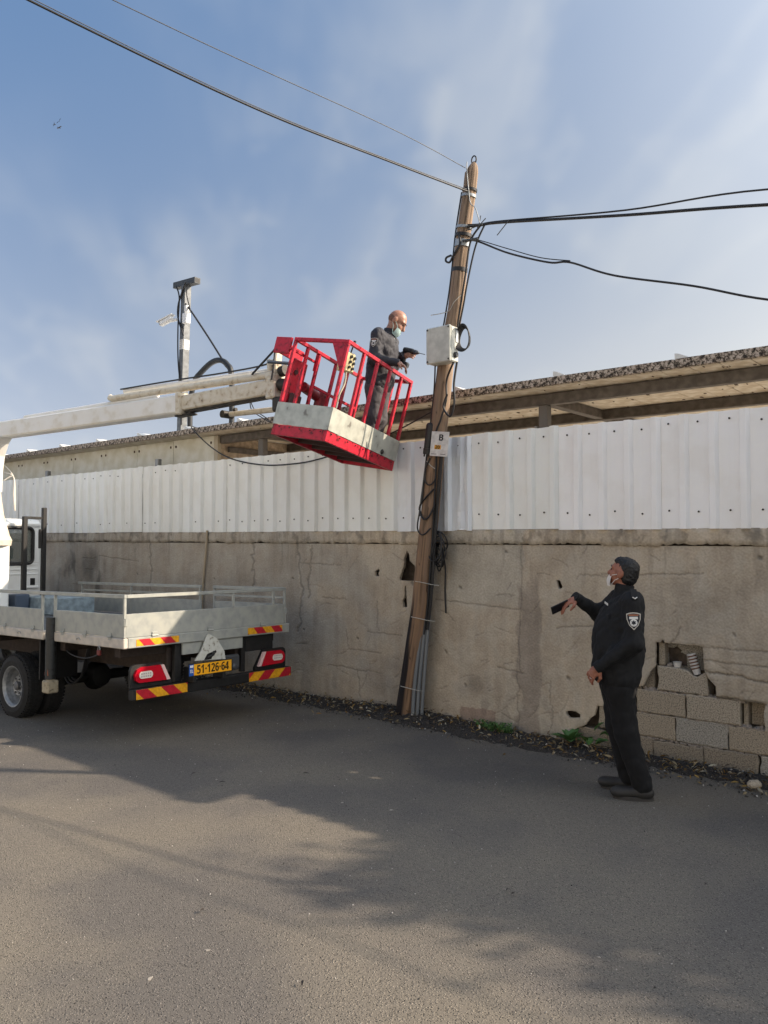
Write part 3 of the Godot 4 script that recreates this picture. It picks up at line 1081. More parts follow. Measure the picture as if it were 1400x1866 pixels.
func ring_on_pole(st: SurfaceTool, y: float, h: float, thick: float) -> void:
	var a := Vector3(pole_x(y), y, PZ)
	var b := Vector3(pole_x(y + h), y + h, PZ)
	var r := pole_r(y) + thick
	lathe(st, [[r - 0.03, 0], [r, 0.002], [r, h - 0.002], [r - 0.03, h]], Transform3D(Basis.from_euler(Vector3(0, 0, -atan2(b.x - a.x, h))), a), 20)

func pole() -> void:
	var p := thing("utility_pole", "leaning brown wooden utility pole in front of the wall, blackened at its foot", "utility pole")
	var n := FastNoiseLite.new()
	n.seed = 8
	n.frequency = 1.0
	n.fractal_octaves = 4
	var st := SurfaceTool.new()
	st.begin(Mesh.PRIMITIVE_TRIANGLES)
	st.set_smooth_group(0)
	var seg := 48
	var rows := 230
	var grid: Array = []
	var cols: Array = []
	for j in rows + 1:
		var y := lerpf(-0.1, 5.66, float(j) / rows)
		for i in seg:
			var a := TAU * i / seg
			var g := n.get_noise_3d(cos(a) * 4.5, y * 0.5, sin(a) * 4.5)
			var fine := n.get_noise_3d(cos(a) * 14.0, y * 0.9, sin(a) * 14.0)
			var r := pole_r(y) * (1.0 + 0.03 * n.get_noise_2d(y * 0.8, 3.0)) - 0.006 * smoothstep(0.12, 0.3, fine) + 0.003 * g
			if y > 5.58: r *= 1.0 - 0.5 * pow((y - 5.58) / 0.08, 2.0)
			grid.append(Vector3(pole_x(y) + r * cos(a), y + (0.03 * cos(a) if y > 5.6 else 0.0), PZ + r * sin(a)))
			var c := Color(0.25, 0.15, 0.085).lerp(Color(0.165, 0.10, 0.062), smoothstep(-0.2, 0.3, g))
			c = c.lerp(Color(0.26, 0.205, 0.155), smoothstep(0.5, 4.6, y + g * 1.5) * 0.55)
			c = c.lerp(Color(0.06, 0.04, 0.025), smoothstep(0.16, 0.32, fine) * 0.6)
			if n.get_noise_3d(cos(a) * 3.0 + 50.0, y * 3.0, sin(a) * 3.0) > 0.52: c = c * 0.35
			# charred wood at the foot, on the side towards the truck
			var burnt := smoothstep(0.12, -0.08, cos(a - deg_to_rad(135.0)) * -1.0 + 0.42 + 0.55 * maxf(y - 0.15, 0.0) + 0.25 * g)
			c = c.lerp(Color(0.012, 0.011, 0.010), burnt)
			cols.append(c)
	for j in rows:
		for i in seg:
			var i2 := (i + 1) % seg
			for k in [j * seg + i, (j + 1) * seg + i2, j * seg + i2, j * seg + i, (j + 1) * seg + i, (j + 1) * seg + i2]:
				st.set_color(cols[k])
				st.add_vertex(grid[k])
	for i in seg:
		for k in [rows * seg + i, -1, rows * seg + (i + 1) % seg]:
			st.set_color(Color(0.2, 0.15, 0.1))
			st.add_vertex(Vector3(pole_x(5.66), 5.668, PZ) if k < 0 else grid[k])
	var wood := StandardMaterial3D.new()
	wood.resource_name = "pole_wood"
	wood.vertex_color_use_as_albedo = true
	wood.roughness = 0.88
	add(p, "shaft", st, wood)
	var band := mat("band_dark", "2c2c2e", 0.5, 0.4)
	var galv := mat("galv", "9a9ea0", 0.42, 0.75)
	for b in [[5.40, 0.028, 0.008, "band_dark"], [5.34, 0.03, 0.006, "galv"], [5.03, 0.03, 0.012, "galv"], [4.95, 0.035, 0.014, "band_dark"], [4.85, 0.07, 0.007, "galv"], [4.60, 0.045, 0.003, "band_dark"]]:
		st = S()
		ring_on_pole(st, b[0], b[1], b[2])
		add(p, "strap", st, mats[b[3]])
	st = S()
	var ring: Array = []
	for i in 15: ring.append(Vector3(pole_x(5.66) + 0.02 + 0.028 * cos(TAU * i / 14 - 1.5), 5.71 + 0.04 * sin(TAU * i / 14 - 1.5), PZ))
	tube(st, ring, 0.007, 6)
	add(p, "eye_bolt", st, band)

	var blk := mat("cable_black", "17181b", 0.5)
	var gry := mat("cable_grey", "8e9396", 0.45, 0.3)
	# overhead lines over the road
	cable("overhead_cable", "thin pale wire from the pole top to the upper left", [on_pole(5.64, 150, 0.0), Vector3(-4.60, 5.70, -5.6), Vector3(-5.02, 5.76, -3.1 - 0.35), Vector3(-5.55, 5.95, -0.9), Vector3(-6.0, 6.3, 2.0)], 0.0038, mat("wire_dark", "4a4d52", 0.5, 0.3), "cable", "", 10)
	cable("overhead_cable", "thick twisted cable crossing to the upper left, below the thin wire", [on_pole(5.37, 60, 0.0), Vector3(-4.58, 5.375, -5.65), Vector3(-4.90, 5.41, -4.24), Vector3(-5.31, 5.60, -2.52), Vector3(-5.9, 5.95, 0.0), Vector3(-6.3, 6.2, 2.0)], 0.0085, blk, "cable", "", 10)
	cable("overhead_cable", "grey steel carrier twisted round the thick upper left cable", [on_pole(5.37, 60, 0.0) + Vector3(0, 0.02, 0.0), Vector3(-4.58, 5.390, -5.65), Vector3(-4.90, 5.428, -4.24), Vector3(-5.31, 5.622, -2.52), Vector3(-5.9, 5.97, 0.0), Vector3(-6.3, 6.22, 2.0)], 0.0036, mats["wire_dark"], "cable", "", 10)
	# lines to the right
	var hub := Vector3(-4.25, 5.005, -6.62)
	cable("overhead_cable", "thick black cable running right from the pole, lower of the pair", [on_pole(5.03, 30), hub, Vector3(-4.0, 4.975, -6.64), Vector3(-2.774, 4.727, -6.65), Vector3(-1.616, 4.506, -6.65), Vector3(0.78, 3.99, -6.66), Vector3(1.9, 3.7, -6.7), Vector3(3.2, 3.3, -7.6)], 0.0135, blk)
	cable("overhead_cable", "slim black cable running right from the pole, upper of the pair", [on_pole(5.05, 30), hub + Vector3(0, 0.01, 0), Vector3(-4.0, 4.99, -6.64), Vector3(-2.773, 4.771, -6.65), Vector3(-1.614, 4.628, -6.65), Vector3(0.2, 4.2, -6.66), Vector3(1.75, 4.14, -6.66), Vector3(3.17, 3.97, -6.67), Vector3(6.5, 3.9, -6.7)], 0.008, blk)
	cable("overhead_cable", "sagging black cable dropping to the right above the shed roof", [on_pole(4.88, 30), Vector3(-4.312, 4.864, -6.63), Vector3(-3.95, 4.66, -6.64), Vector3(-3.523, 4.476, -6.65), Vector3(-3.3, 4.425, -6.65), Vector3(-2.88, 4.215, -6.65), Vector3(-2.2, 3.985, -6.66), Vector3(-1.627, 3.762, -6.67), Vector3(-0.85, 3.62, -7.05)], 0.010, blk)
	cable("overhead_cable", "thin wire lashed above the sagging black cable", [on_pole(4.88, 30), Vector3(-4.312, 4.875, -6.62), Vector3(-3.95, 4.70, -6.63), Vector3(-3.6, 4.535, -6.64), Vector3(-3.3, 4.44, -6.645)], 0.005, blk)
	var bits := S()
	for b in [[Vector3(-4.43, 5.03, -6.6), Vector3(-4.22, 5.0, -6.6)], [Vector3(-4.45, 4.99, -6.62), Vector3(-4.25, 5.01, -6.62)], [Vector3(-4.27, 5.02, -6.62), Vector3(-4.25, 5.10, -6.62)], [Vector3(-4.28, 4.98, -6.6), Vector3(-4.18, 5.05, -6.6)], [Vector3(-4.07, 4.86, -6.63), Vector3(-3.93, 4.98, -6.63)]]: tube(bits, [b[0], b[1]], 0.005, 5)
	tube(bits, [Vector3(-4.44, 4.88, -6.58), Vector3(-4.27, 4.87, -6.6)], 0.013, 6)
	tag(add(self, "wire_clamp", bits, mat("galv_dark", "54585a", 0.5, 0.6)), "bundle of wire clamps where cables meet the pole near its top", "clamp")
	cable("drop_cable", "long black cable hanging from upper clamps down to the grey box", [hub, Vector3(-4.36, 4.86, -6.6), Vector3(-4.42, 4.55, -6.6), on_pole(4.15, 25, 0.02), on_pole(4.02, 20, 0.02)], 0.010, blk)
	cable("drop_cable", "second black cable bowed away from the pole above the grey box", [hub + Vector3(0.05, 0, 0), Vector3(-4.30, 4.80, -6.6), Vector3(-4.40, 4.45, -6.6), on_pole(4.25, 15, 0.04), on_pole(4.02, 10, 0.02)], 0.009, blk)
	cable("drop_cable", "black cable along the left edge of the pole top half", [on_pole(5.4, 150, 0.008), on_pole(5.0, 155, 0.012), on_pole(4.6, 160, 0.01), on_pole(4.35, 165, 0.018), on_pole(4.02, 165, 0.02)], 0.008, blk)
	cable("bonding_wire", "grey wire from the pole top bolt down to the clamps", [Vector3(-4.40, 5.68, -6.6), on_pole(5.6, 95, 0.01), on_pole(5.38, 60, 0.015), on_pole(5.25, 35, 0.02), Vector3(-4.30, 5.18, -6.6), Vector3(-4.25, 5.02, -6.6)], 0.005, gry, "wire")
	cable("tail_loop", "short black cable loop curling left at the upper straps", [on_pole(4.98, 95, 0.012), on_pole(4.86, 70, 0.02), on_pole(4.76, 110, 0.02), Vector3(-4.60, 4.70, -6.58), Vector3(-4.645, 4.72, -6.58), Vector3(-4.64, 4.755, -6.58), Vector3(-4.58, 4.765, -6.58)], 0.011, blk)
	cable("tie_wire", "pale thin wire slung round the pole above the grey box", [Vector3(-4.78, 4.17, -6.5), on_pole(4.20, 110, 0.006), on_pole(4.28, 70, 0.008), on_pole(4.36, 20, 0.006)], 0.004, mat("wire_pale", "a8a59c", 0.5), "wire")

	# grey box
	var bx := thing("junction_box", "pale grey electrical junction box strapped to the pole beside the technician", "electrical box", Vector3(-4.655, 3.66, -6.52))
	var pg := mat("box_grey", "c2c4bb", 0.5, 0.0, ntex("box_d", 33, 0.02, [[0.2, 0.9], [0.7, 1.0]], 256, 4), 1.5)
	st = S()
	span(st, Vector3(-0.145, 0.0, -0.085), Vector3(0.145, 0.36, 0.04), 0.012)
	add(bx, "case", st, pg)
	st = S()
	span(st, Vector3(-0.15, -0.004, 0.044), Vector3(0.15, 0.364, 0.072), 0.010)
	add(bx, "lid", st, pg)
	for c in [[-0.13, 0.02], [0.13, 0.02], [-0.13, 0.342], [0.13, 0.342]]:
		st = S()
		lathe(st, [[0.010, 0.0], [0.010, 0.006], [0.0, 0.007]], Transform3D(Basis(Vector3.RIGHT, PI / 2), Vector3(c[0], c[1], 0.071)), 10)
		add(bx, "lid_screw", st, mat("screw"))
	st = S()
	lathe(st, [[0.03, 0.0], [0.03, 0.02], [0.024, 0.028], [0.0, 0.03]], Transform3D(Basis(Vector3(0, 0, 1), -PI / 2), Vector3(0.144, 0.07, -0.02)), 14)
	add(bx, "cable_gland", st, mat("gland", "25272a", 0.5))
	st = S()
	span(st, Vector3(-0.06, 0.364, -0.09), Vector3(0.06, 0.385, -0.06), 0.003)
	span(st, Vector3(0.146, 0.2, -0.07), Vector3(0.152, 0.34, -0.03), 0.002)
	add(bx, "mounting_bracket", st, galv)
	var co := thing("cable_coil", "round coil of black cable hanging right of the grey junction box", "cable coil", Vector3(-4.445, 3.90, -6.62))
	for i in 5:
		var pts: Array = []
		for k in 17:
			var a := TAU * k / 16
			pts.append(Vector3((0.062 + 0.006 * i) * cos(a), (0.105 + 0.008 * i) * sin(a), 0.013 * i + 0.01 * sin(a * 2)))
		st = S()
		tube(st, curve(pts, 2), 0.007, 6)
		add(co, "loop", st, blk)
	# black closure and number sign
	var cl := thing("splice_closure", "black cylindrical cable splice closure left of the number sign", "splice closure", Vector3(-4.885, 2.80, -6.60), Basis(Vector3(0, 0, 1), deg_to_rad(-7)))
	st = S()
	lathe(st, [[0.0, 0.29], [0.035, 0.285], [0.05, 0.265], [0.052, 0.03], [0.045, 0.0], [0.0, 0.0]])
	add(cl, "dome", st, mat("closure", "1b1c1f", 0.45))
	st = S()
	lathe(st, [[0.0, -0.04], [0.056, -0.038], [0.058, 0.02], [0.05, 0.022]])
	for a in 6: box(st, Vector3(0.045 * cos(a), -0.05, 0.045 * sin(a)), Vector3(0.014, 0.03, 0.014), 0.003)
	add(cl, "base_clamp", st, mat("closure"))
	var sg := thing("number_sign", "white plate marked B and 20 nailed to the pole", "sign", Vector3(-4.70, 2.85, -6.535), Basis.from_euler(Vector3(0, 0.10, deg_to_rad(-6.5))))
	st = S()
	span(st, Vector3(-0.103, -0.125, -0.003), Vector3(0.103, 0.125, 0.0), 0.001)
	add(sg, "plate", st, mat("sign_white", "d2d1cd", 0.5, 0.0, ntex("box_d", 33, 0.02, [[0.2, 0.9], [0.7, 1.0]], 256, 4), 3.0))
	text(sg, "B", 0.085, 0.002, mat("ink", "15161a", 0.6), Transform3D(Basis.IDENTITY, Vector3(0.012, 0.065, 0.0015)), "Droid Sans", 1.15)
	st = S()
	span(st, Vector3(-0.055, -0.055, 0.0), Vector3(0.02, -0.012, 0.0015))
	add(sg, "yellow_patch", st, mat("yellow_patch", "d99a1e", 0.6))
	text(sg, "20", 0.046, 0.002, mat("ink"), Transform3D(Basis.IDENTITY, Vector3(-0.018, -0.034, 0.003)), "Droid Sans", 1.15)
	st = S()
	span(st, Vector3(-0.09, -0.108, 0.0), Vector3(-0.025, -0.101, 0.001))
	span(st, Vector3(0.02, -0.108, 0.0), Vector3(0.08, -0.099, 0.001))
	span(st, Vector3(-0.005, 0.030, 0.0), Vector3(0.03, 0.037, 0.001))
	add(sg, "small_print", st, mat("small_ink", "77777a", 0.6))
	# wires down the middle of the pole
	cable("pole_cable", "black cable from the grey box down behind the number sign", [Vector3(-4.52, 3.66, -6.53), on_pole(3.5, 40, 0.03), on_pole(3.3, 35, 0.05), on_pole(3.1, 50, 0.03), on_pole(2.95, 70, 0.01), on_pole(2.7, 50, 0.012), on_pole(2.4, 40, 0.012), on_pole(2.1, 30, 0.01), on_pole(1.8, 25, 0.012), on_pole(1.2, 20, 0.01), on_pole(0.9, 15, 0.01)], 0.011, blk)
	cable("pole_cable", "black cable bowing right of the pole between box and roof beam", [Vector3(-4.50, 3.66, -6.56), Vector3(-4.53, 3.45, -6.55), Vector3(-4.52, 3.25, -6.54), Vector3(-4.57, 3.12, -6.54), Vector3(-4.66, 3.22, -6.55), Vector3(-4.62, 3.35, -6.56)], 0.011, blk)
	cable("pole_cable", "grey cable on the left side of the pole below the box", [Vector3(-4.77, 3.66, -6.56), on_pole(3.4, 140, 0.006), on_pole(3.0, 145, 0.006), on_pole(2.6, 140, 0.008), on_pole(2.2, 160, 0.02), on_pole(2.0, 130, 0.02), on_pole(1.93, 80, 0.02), on_pole(2.0, 40, 0.01)], 0.008, blk)
	cable("pole_cable", "black cable from the splice closure looping across the pole", [Vector3(-4.89, 2.74, -6.60), Vector3(-4.915, 2.55, -6.57), Vector3(-4.94, 2.30, -6.56), on_pole(2.20, 130, 0.02), on_pole(2.10, 90, 0.02), on_pole(2.11, 60, 0.02), on_pole(2.25, 30, 0.02)], 0.010, blk)
	cable("pole_cable", "black cable strip crossing the pole above the coping", [on_pole(2.40, 45, 0.012), on_pole(2.33, 80, 0.012), on_pole(2.25, 130, 0.014), on_pole(2.19, 150, 0.02)], 0.010, blk)
	cable("pole_cable", "thin black loop just under the number sign", [on_pole(2.72, 90, 0.01), on_pole(2.60, 110, 0.02), on_pole(2.48, 100, 0.02), on_pole(2.44, 70, 0.02), on_pole(2.50, 45, 0.02), on_pole(2.6, 50, 0.01)], 0.008, blk)
	cable("tie_wire", "pale tie wire across the pole under the number sign", [on_pole(2.69, 120, 0.006), on_pole(2.64, 80, 0.008), on_pole(2.60, 45, 0.01)], 0.005, mats["wire_pale"], "wire")
	for i in 4:
		var o := 0.012 * i
		cable("pole_cable", ["first", "second", "third", "fourth"][i] + " strand, counted from the pole, of the black bundle beside it", [on_pole(2.9, 30, 0.015 + o), on_pole(2.5, 28, 0.02 + o * 1.4), on_pole(2.2, 22, 0.012 + o), on_pole(1.95, 20, 0.02 + o), on_pole(1.7, 15, 0.01 + o), on_pole(1.3, 12, 0.01 + o), on_pole(0.95, 10, 0.012 + o)], 0.009, blk, "cable", "black bundle beside the pole")
	var rg := RandomNumberGenerator.new()
	rg.seed = 4
	co = thing("cable_coil", "tangled coil of black cable hanging beside the pole below the coping", "cable coil", Vector3(-4.80, 1.78, -6.65))
	for i in 9:
		var c := Vector3(rg.randf_range(-0.03, 0.03), 0.08 - 0.02 * i, rg.randf_range(-0.04, 0.04))
		var pts: Array = []
		var rx := rg.randf_range(0.05, 0.085)
		var ry := rg.randf_range(0.08, 0.15)
		for k in 15:
			var a := TAU * k / 14 + i
			pts.append(c + Vector3(rx * cos(a), ry * sin(a), 0.03 * sin(a + i)))
		st = S()
		tube(st, curve(pts, 2), 0.007, 6)
		add(co, "loop", st, blk)
	cable("cable_tail", "thin black cable end hanging from the tangled coil down the wall", [Vector3(-4.80, 1.80, -6.70), Vector3(-4.80, 1.6, -6.77), Vector3(-4.81, 1.35, -6.78), Vector3(-4.80, 1.12, -6.78)], 0.008, blk)
	# steel conduits at the foot
	for i in 3:
		var x := -5.10 + 0.043 * i
		st = S()
		tube(st, curve([Vector3(x, 0.0, -6.60 - 0.02 * i), Vector3(x + 0.02, 0.35, -6.61 - 0.02 * i), Vector3(x + 0.085 - 0.012 * i, 0.85, -6.62 - 0.02 * i), Vector3(x + 0.15 - 0.03 * i, 1.22 - 0.06 * i, -6.63 - 0.015 * i)]), 0.022 - 0.002 * i, 10)
		tag(add(self, "steel_conduit", st, mat("conduit", "74787b", 0.55, 0.3)), ["grey steel conduit touching the pole foot, nearest the pole", "middle grey steel conduit of three at the pole foot", "outer grey steel conduit farthest right of the pole foot"][i], "conduit", "steel conduits at the pole foot")
	for y in [0.32, 1.05, 1.42]:
		st = S()
		tube(st, curve([on_pole(y + 0.03, 110, 0.004), on_pole(y + 0.02, 60, 0.01), on_pole(y, 20, 0.06), on_pole(y - 0.01, 0, 0.10)]), 0.004, 6)
		tag(add(self, "tie_strap", st, mats["wire_pale"]), {0.32: "lowest pale strap holding conduits to the pole foot", 1.05: "middle pale strap tying the black cables to the pole", 1.42: "upper pale strap tying cables below the coil"}[y], "strap")

# ---------------------------------------------------------------- camera post on the shed roof
func camera_post() -> void:
	var p := thing("camera_post", "grey square steel post with a T top standing on the shed roof", "post", Vector3(-10.06, 3.455, -7.3), Basis(Vector3(0, 0, 1), deg_to_rad(-2.2)))
	var gm := mat("post_grey", "696d70", 0.5, 0.25, grain("core_g", 0.6, 1.0, 0.04), 0.9)
	var st := S()
	span(st, Vector3(-0.052, 0, -0.06), Vector3(0.045, 2.28, 0.06), 0.006)
	add(p, "shaft", st, gm)
	st = S()
	span(st, Vector3(-0.27, 2.27, -0.055), Vector3(0.27, 2.36, 0.055), 0.004)
	add(p, "cross_arm", st, mat("arm_grey", "404346", 0.5, 0.4))
	for e in [-0.2715, 0.2715]:
		st = S()
		span(st, Vector3(e - 0.001, 2.285, -0.04), Vector3(e + 0.001, 2.345, 0.04))
		add(p, "dark_end_plate", st, mat("ink"))  # thin dark plate, paints the shaded hollow on the solid arm end
	st = S()
	span(st, Vector3(-0.16, -0.004, -0.12), Vector3(0.14, 0.03, 0.12), 0.006)
	add(p, "foot_plate", st, mat("roof_white"))
	st = S()
	span(st, Vector3(-0.045, 1.30, 0.061), Vector3(0.042, 1.45, 0.064))
	span(st, Vector3(0.046, 1.30, -0.05), Vector3(0.049, 1.45, 0.05))
	add(p, "white_label", st, mat("sign_white"))
	for k in 4:
		st = S()
		span(st, Vector3(-0.035, 1.33 + 0.03 * k, 0.0642), Vector3(0.03, 1.337 + 0.03 * k, 0.0652))
		add(p, "printed_line", st, mat("small_ink"))
	var c := thing("security_camera", "white bullet security camera on the left of the steel roof post", "security camera", Vector3(-10.09, 5.2, -7.22))
	var wm := mat("camera_white", "dfe0e0", 0.4)
	st = S()
	bar(st, Vector3(0.0, 0.02, 0.0), Vector3(-0.10, 0.0, 0.06), 0.04, 0.04, 0.008)
	add(c, "arm", st, wm)
	st = S()
	bar(st, Vector3(-0.04, 0.045, 0.05), Vector3(-0.25, -0.045, 0.13), 0.085, 0.08, 0.02)
	add(c, "housing", st, wm)
	st = S()
	bar(st, Vector3(-0.03, 0.092, 0.047), Vector3(-0.29, -0.006, 0.147), 0.10, 0.02, 0.004)
	add(c, "sun_shield", st, wm)
	st = S()
	bar(st, Vector3(-0.249, -0.030, 0.129), Vector3(-0.254, -0.032, 0.131), 0.06, 0.06, 0.0)
	add(c, "lens", st, mat("lens_glass", "0d0f14", 0.15))
	var b := thing("receiver_box", "small white receiver box on the right of the steel roof post", "box", Vector3(-9.89, 5.12, -7.25))
	st = S()
	span(st, Vector3(-0.04, 0, -0.03), Vector3(0.06, 0.16, 0.06), 0.01)
	span(st, Vector3(-0.02, 0.18, -0.02), Vector3(0.04, 0.28, 0.04), 0.01)
	add(b, "case", st, wm)
	var blk: Material = mats["cable_black"]
	cable("post_cable", "black cable twisting down the front of the steel roof post", [Vector3(-9.85, 5.74, -7.2), Vector3(-9.95, 5.66, -7.225), Vector3(-10.06, 5.45, -7.22), Vector3(-10.07, 5.25, -7.22), Vector3(-9.98, 5.05, -7.22), Vector3(-9.93, 4.95, -7.22)], 0.014, blk)
	cable("post_cable", "black cable hugging the left edge of the steel roof post", [Vector3(-10.13, 5.74, -7.22), Vector3(-10.05, 5.55, -7.225), Vector3(-10.075, 5.1, -7.225), Vector3(-10.07, 4.6, -7.228), Vector3(-10.0, 4.1, -7.229), Vector3(-9.98, 3.6, -7.23)], 0.011, blk)
	cable("post_cable", "thin black cable from the T top joining the slanting cable", [Vector3(-9.80, 5.72, -7.2), Vector3(-9.83, 5.55, -7.2), Vector3(-9.73, 5.28, -7.2)], 0.009, blk)
	cable("slanting_cable", "black cable slanting from the roof post down to the bent duct", [Vector3(-9.91, 5.43, -7.24), Vector3(-9.725, 5.231, -7.25), Vector3(-9.4, 4.84, -7.28), Vector3(-9.10, 4.47, -7.3)], 0.014, blk)
	cable("bent_duct", "thick black corrugated duct arching above the boom", [Vector3(-9.86, 3.44, -7.3), Vector3(-9.85, 3.95, -7.3), Vector3(-9.752, 4.241, -7.3), Vector3(-9.62, 4.345, -7.3), Vector3(-9.37, 4.462, -7.3), Vector3(-9.16, 4.475, -7.3), Vector3(-9.0, 4.39, -7.3), Vector3(-8.90, 4.2, -7.3), Vector3(-8.89, 3.44, -7.3)], 0.042, mat("duct", "1d2024", 0.55), "duct", "", 10)
	cable("roof_cable", "thin black cable drooping from the shed roof edge across the fence", [Vector3(-9.45, 3.475, -7.2), Vector3(-9.273, 3.462, -6.89), Vector3(-8.778, 3.146, -6.85), Vector3(-8.199, 2.935, -6.75), Vector3(-7.556, 2.817, -6.74), Vector3(-6.961, 2.803, -6.74), Vector3(-6.589, 2.834, -6.74), Vector3(-6.2, 2.90, -6.75), Vector3(-5.5, 3.05, -6.75), on_pole(3.2, 150, 0.01)], 0.009, blk)

# ---------------------------------------------------------------- small things
func small_things() -> void:
	var rg := RandomNumberGenerator.new()
	rg.seed = 99
	var st := S()
	tube(st, curve([Vector3(-8.74, 2.0, -6.765), Vector3(-8.76, 1.8, -6.77), Vector3(-8.83, 1.3, -6.775), Vector3(-8.86, 0.9, -6.775), Vector3(-8.86, 0.0, -6.775)]), 0.016, 8)
	tag(add(self, "plastic_pipe", st, mat("pipe_beige", "a89a82", 0.5)), "thin beige plastic pipe running down the wall behind the truck bed", "pipe")
	# paper cups in the broken block
	var white := mat("cup_paper", "cfcbc4", 0.7)
	var brown := mat("cup_band", "6e4a34", 0.7)
	var axis := Basis(Vector3(0, 0, 1), deg_to_rad(17))
	for i in 5:
		var c := thing("paper_cup", ["lowest paper cup of the tilted stack in the broken block", "second paper cup from the bottom of the tilted stack", "middle paper cup of the tilted stack in the wall hole", "second paper cup from the top of the tilted stack", "topmost paper cup of the tilted stack in the wall hole"][i], "paper cup", Vector3(-2.273, 0.752, -6.86) + axis * Vector3(0, 0.026 * i, 0), axis, "stacked paper cups")
		st = S()
		lathe(st, [[0.0, 0.001], [0.027, 0.0], [0.0365, 0.066], [0.039, 0.069], [0.037, 0.072], [0.035, 0.069], [0.026, 0.004], [0.0, 0.004]])
		add(c, "cup", st, white)
		st = S()
		lathe(st, [[0.0345, 0.046], [0.0352, 0.047], [0.0366, 0.0575], [0.036, 0.058]])
		add(c, "print_band", st, brown)
	var c2 := thing("paper_cup", "squat white paper cup alone on the broken block, left of the stack", "paper cup", Vector3(-2.445, 0.793, -6.87))
	st = S()
	lathe(st, [[0.0, 0.001], [0.026, 0.0], [0.036, 0.042], [0.039, 0.046], [0.035, 0.045], [0.025, 0.004], [0.0, 0.004]])
	add(c2, "cup", st, white)
	var rock := S()
	box(rock, Vector3(-2.51, 0.806, -6.88), Vector3(0.06, 0.03, 0.05), 0.012, Basis.from_euler(Vector3(0.2, 0.5, 0.3)))
	tag(add(self, "mortar_lump", rock, mat("mortar")), "lump of mortar beside the squat paper cup", "rubble")
	# weeds
	var leafm := mat("weed_leaf", "4a6e3a", 0.6)
	leafm.backlight_enabled = true
	leafm.backlight = Color(0.1, 0.16, 0.05)
	var w := thing("weed", "green broad leaved weed rosette at the dark broken corner of the wall", "weed", Vector3(-3.36, 0.03, -6.68), Basis.IDENTITY.scaled(Vector3.ONE * 1.45))
	for i in 15:
		var a := i * 2.4
		var l := rg.randf_range(0.07, 0.14)
		var q := put(w, "leaf", leaf_mesh(l, l * 0.42, 0.45), leafm)
		q.transform = Transform3D(Basis(Vector3.UP, a) * Basis(Vector3.RIGHT, rg.randf_range(0.25, 0.95)), Vector3(0, 0.012, 0))
	for i in 9:
		var l := rg.randf_range(0.06, 0.10)
		var q := put(w, "leaf", leaf_mesh(l, l * 0.8, 0.3), leafm)
		q.transform = Transform3D(Basis(Vector3.UP, rg.randf() * TAU) * Basis(Vector3.RIGHT, rg.randf_range(0.1, 0.8)), Vector3(rg.randf_range(0.07, 0.28), rg.randf_range(0.01, 0.10), rg.randf_range(-0.06, 0.06)))
	var w2 := thing("weed", "low feathery green weed at the wall foot right of the pole", "weed", Vector3(-4.12, 0.02, -6.68))
	st = S()
	var lv := S()
	for i in 60:
		var a := rg.randf() * TAU
		var l := rg.randf_range(0.06, 0.15)
		var b := Vector3(rg.randf_range(-0.16, 0.16), 0, rg.randf_range(-0.05, 0.05))
		var tip := b + Vector3(cos(a) * l * 0.6, l * 0.8, absf(sin(a)) * l * 0.5)
		tube(st, [b, (b + tip) * 0.5 + Vector3(0, 0.02, 0), tip], 0.0022, 4)
		for k in 12:
			var p := b.lerp(tip, 0.25 + 0.065 * k)
			var d := Vector3(rg.randfn(), rg.randfn() * 0.5, rg.randfn()).normalized() * 0.028
			var sdv := d.cross(Vector3(rg.randfn(), rg.randfn(), rg.randfn())).normalized() * 0.007
			for v in [p, p + d * 0.5 + sdv, p + d, p, p + d, p + d * 0.5 - sdv]: lv.add_vertex(v)
	add(w2, "stem", st, leafm)
	add(w2, "foliage", lv, leafm, "stuff")
	# dry leaves along the wall
	var cols := [Color("9b8a68"), Color("b7a27a"), Color("7d6748"), Color("8f6c35"), Color("c9bfa5"), Color("6e6455"), Color("a58747")]
	var lm := StandardMaterial3D.new()
	lm.resource_name = "dry_leaf"
	lm.vertex_color_use_as_albedo = true
	lm.roughness = 0.8
	var mm := MultiMesh.new()
	mm.transform_format = MultiMesh.TRANSFORM_3D
	mm.use_colors = true
	mm.mesh = leaf_mesh(0.05, 0.016, 0.35)
	mm.instance_count = 1700
	var n := FastNoiseLite.new()
	n.seed = 2
	n.frequency = 1.0
	for i in 1700:
		var x := rg.randf_range(-9.5, -0.5)
		var t := pow(rg.randf(), 0.75)
		if n.get_noise_1d(x * 2.2) + 0.15 < rg.randf_range(-0.5, 0.5): t = 1.0 - t * 0.5
		var z := -6.74 + 0.42 * (1.0 - t) + rg.randfn(0, 0.03)
		if rg.randf() < 0.08: z += rg.randf() * 0.35
		var s := rg.randf_range(0.45, 1.35)
		var y := 0.022 + 0.035 * smoothstep(-6.3, -6.7, z) + 0.05 * exp(-pow((x + 5.2) / 0.9, 2.0)) * smoothstep(-6.4, -6.65, z)
		if z > -6.3: y = 0.006
		mm.set_instance_transform(i, Transform3D(Basis.from_euler(Vector3(rg.randfn(0, 0.45), rg.randf() * TAU, rg.randfn(0, 0.55))).scaled(Vector3.ONE * s), Vector3(x, y, z)))
		var c: Color = cols[rg.randi() % 7]
		mm.set_instance_color(i, c.srgb_to_linear() * rg.randf_range(0.3, 0.8))
	var mi := MultiMeshInstance3D.new()
	mi.name = "dry_leaves"
	mi.multimesh = mm
	mi.material_override = lm
	add_child(mi)
	mi.set_meta("kind", "stuff")
	mi.set_meta("label", "dry leaves and litter along the foot of the wall")
	# pebbles in the soil strip
	var pm := MultiMesh.new()
	pm.transform_format = MultiMesh.TRANSFORM_3D
	pm.use_colors = true
	st = S()
	box(st, Vector3.ZERO, Vector3(1, 0.7, 0.8), 0.25)
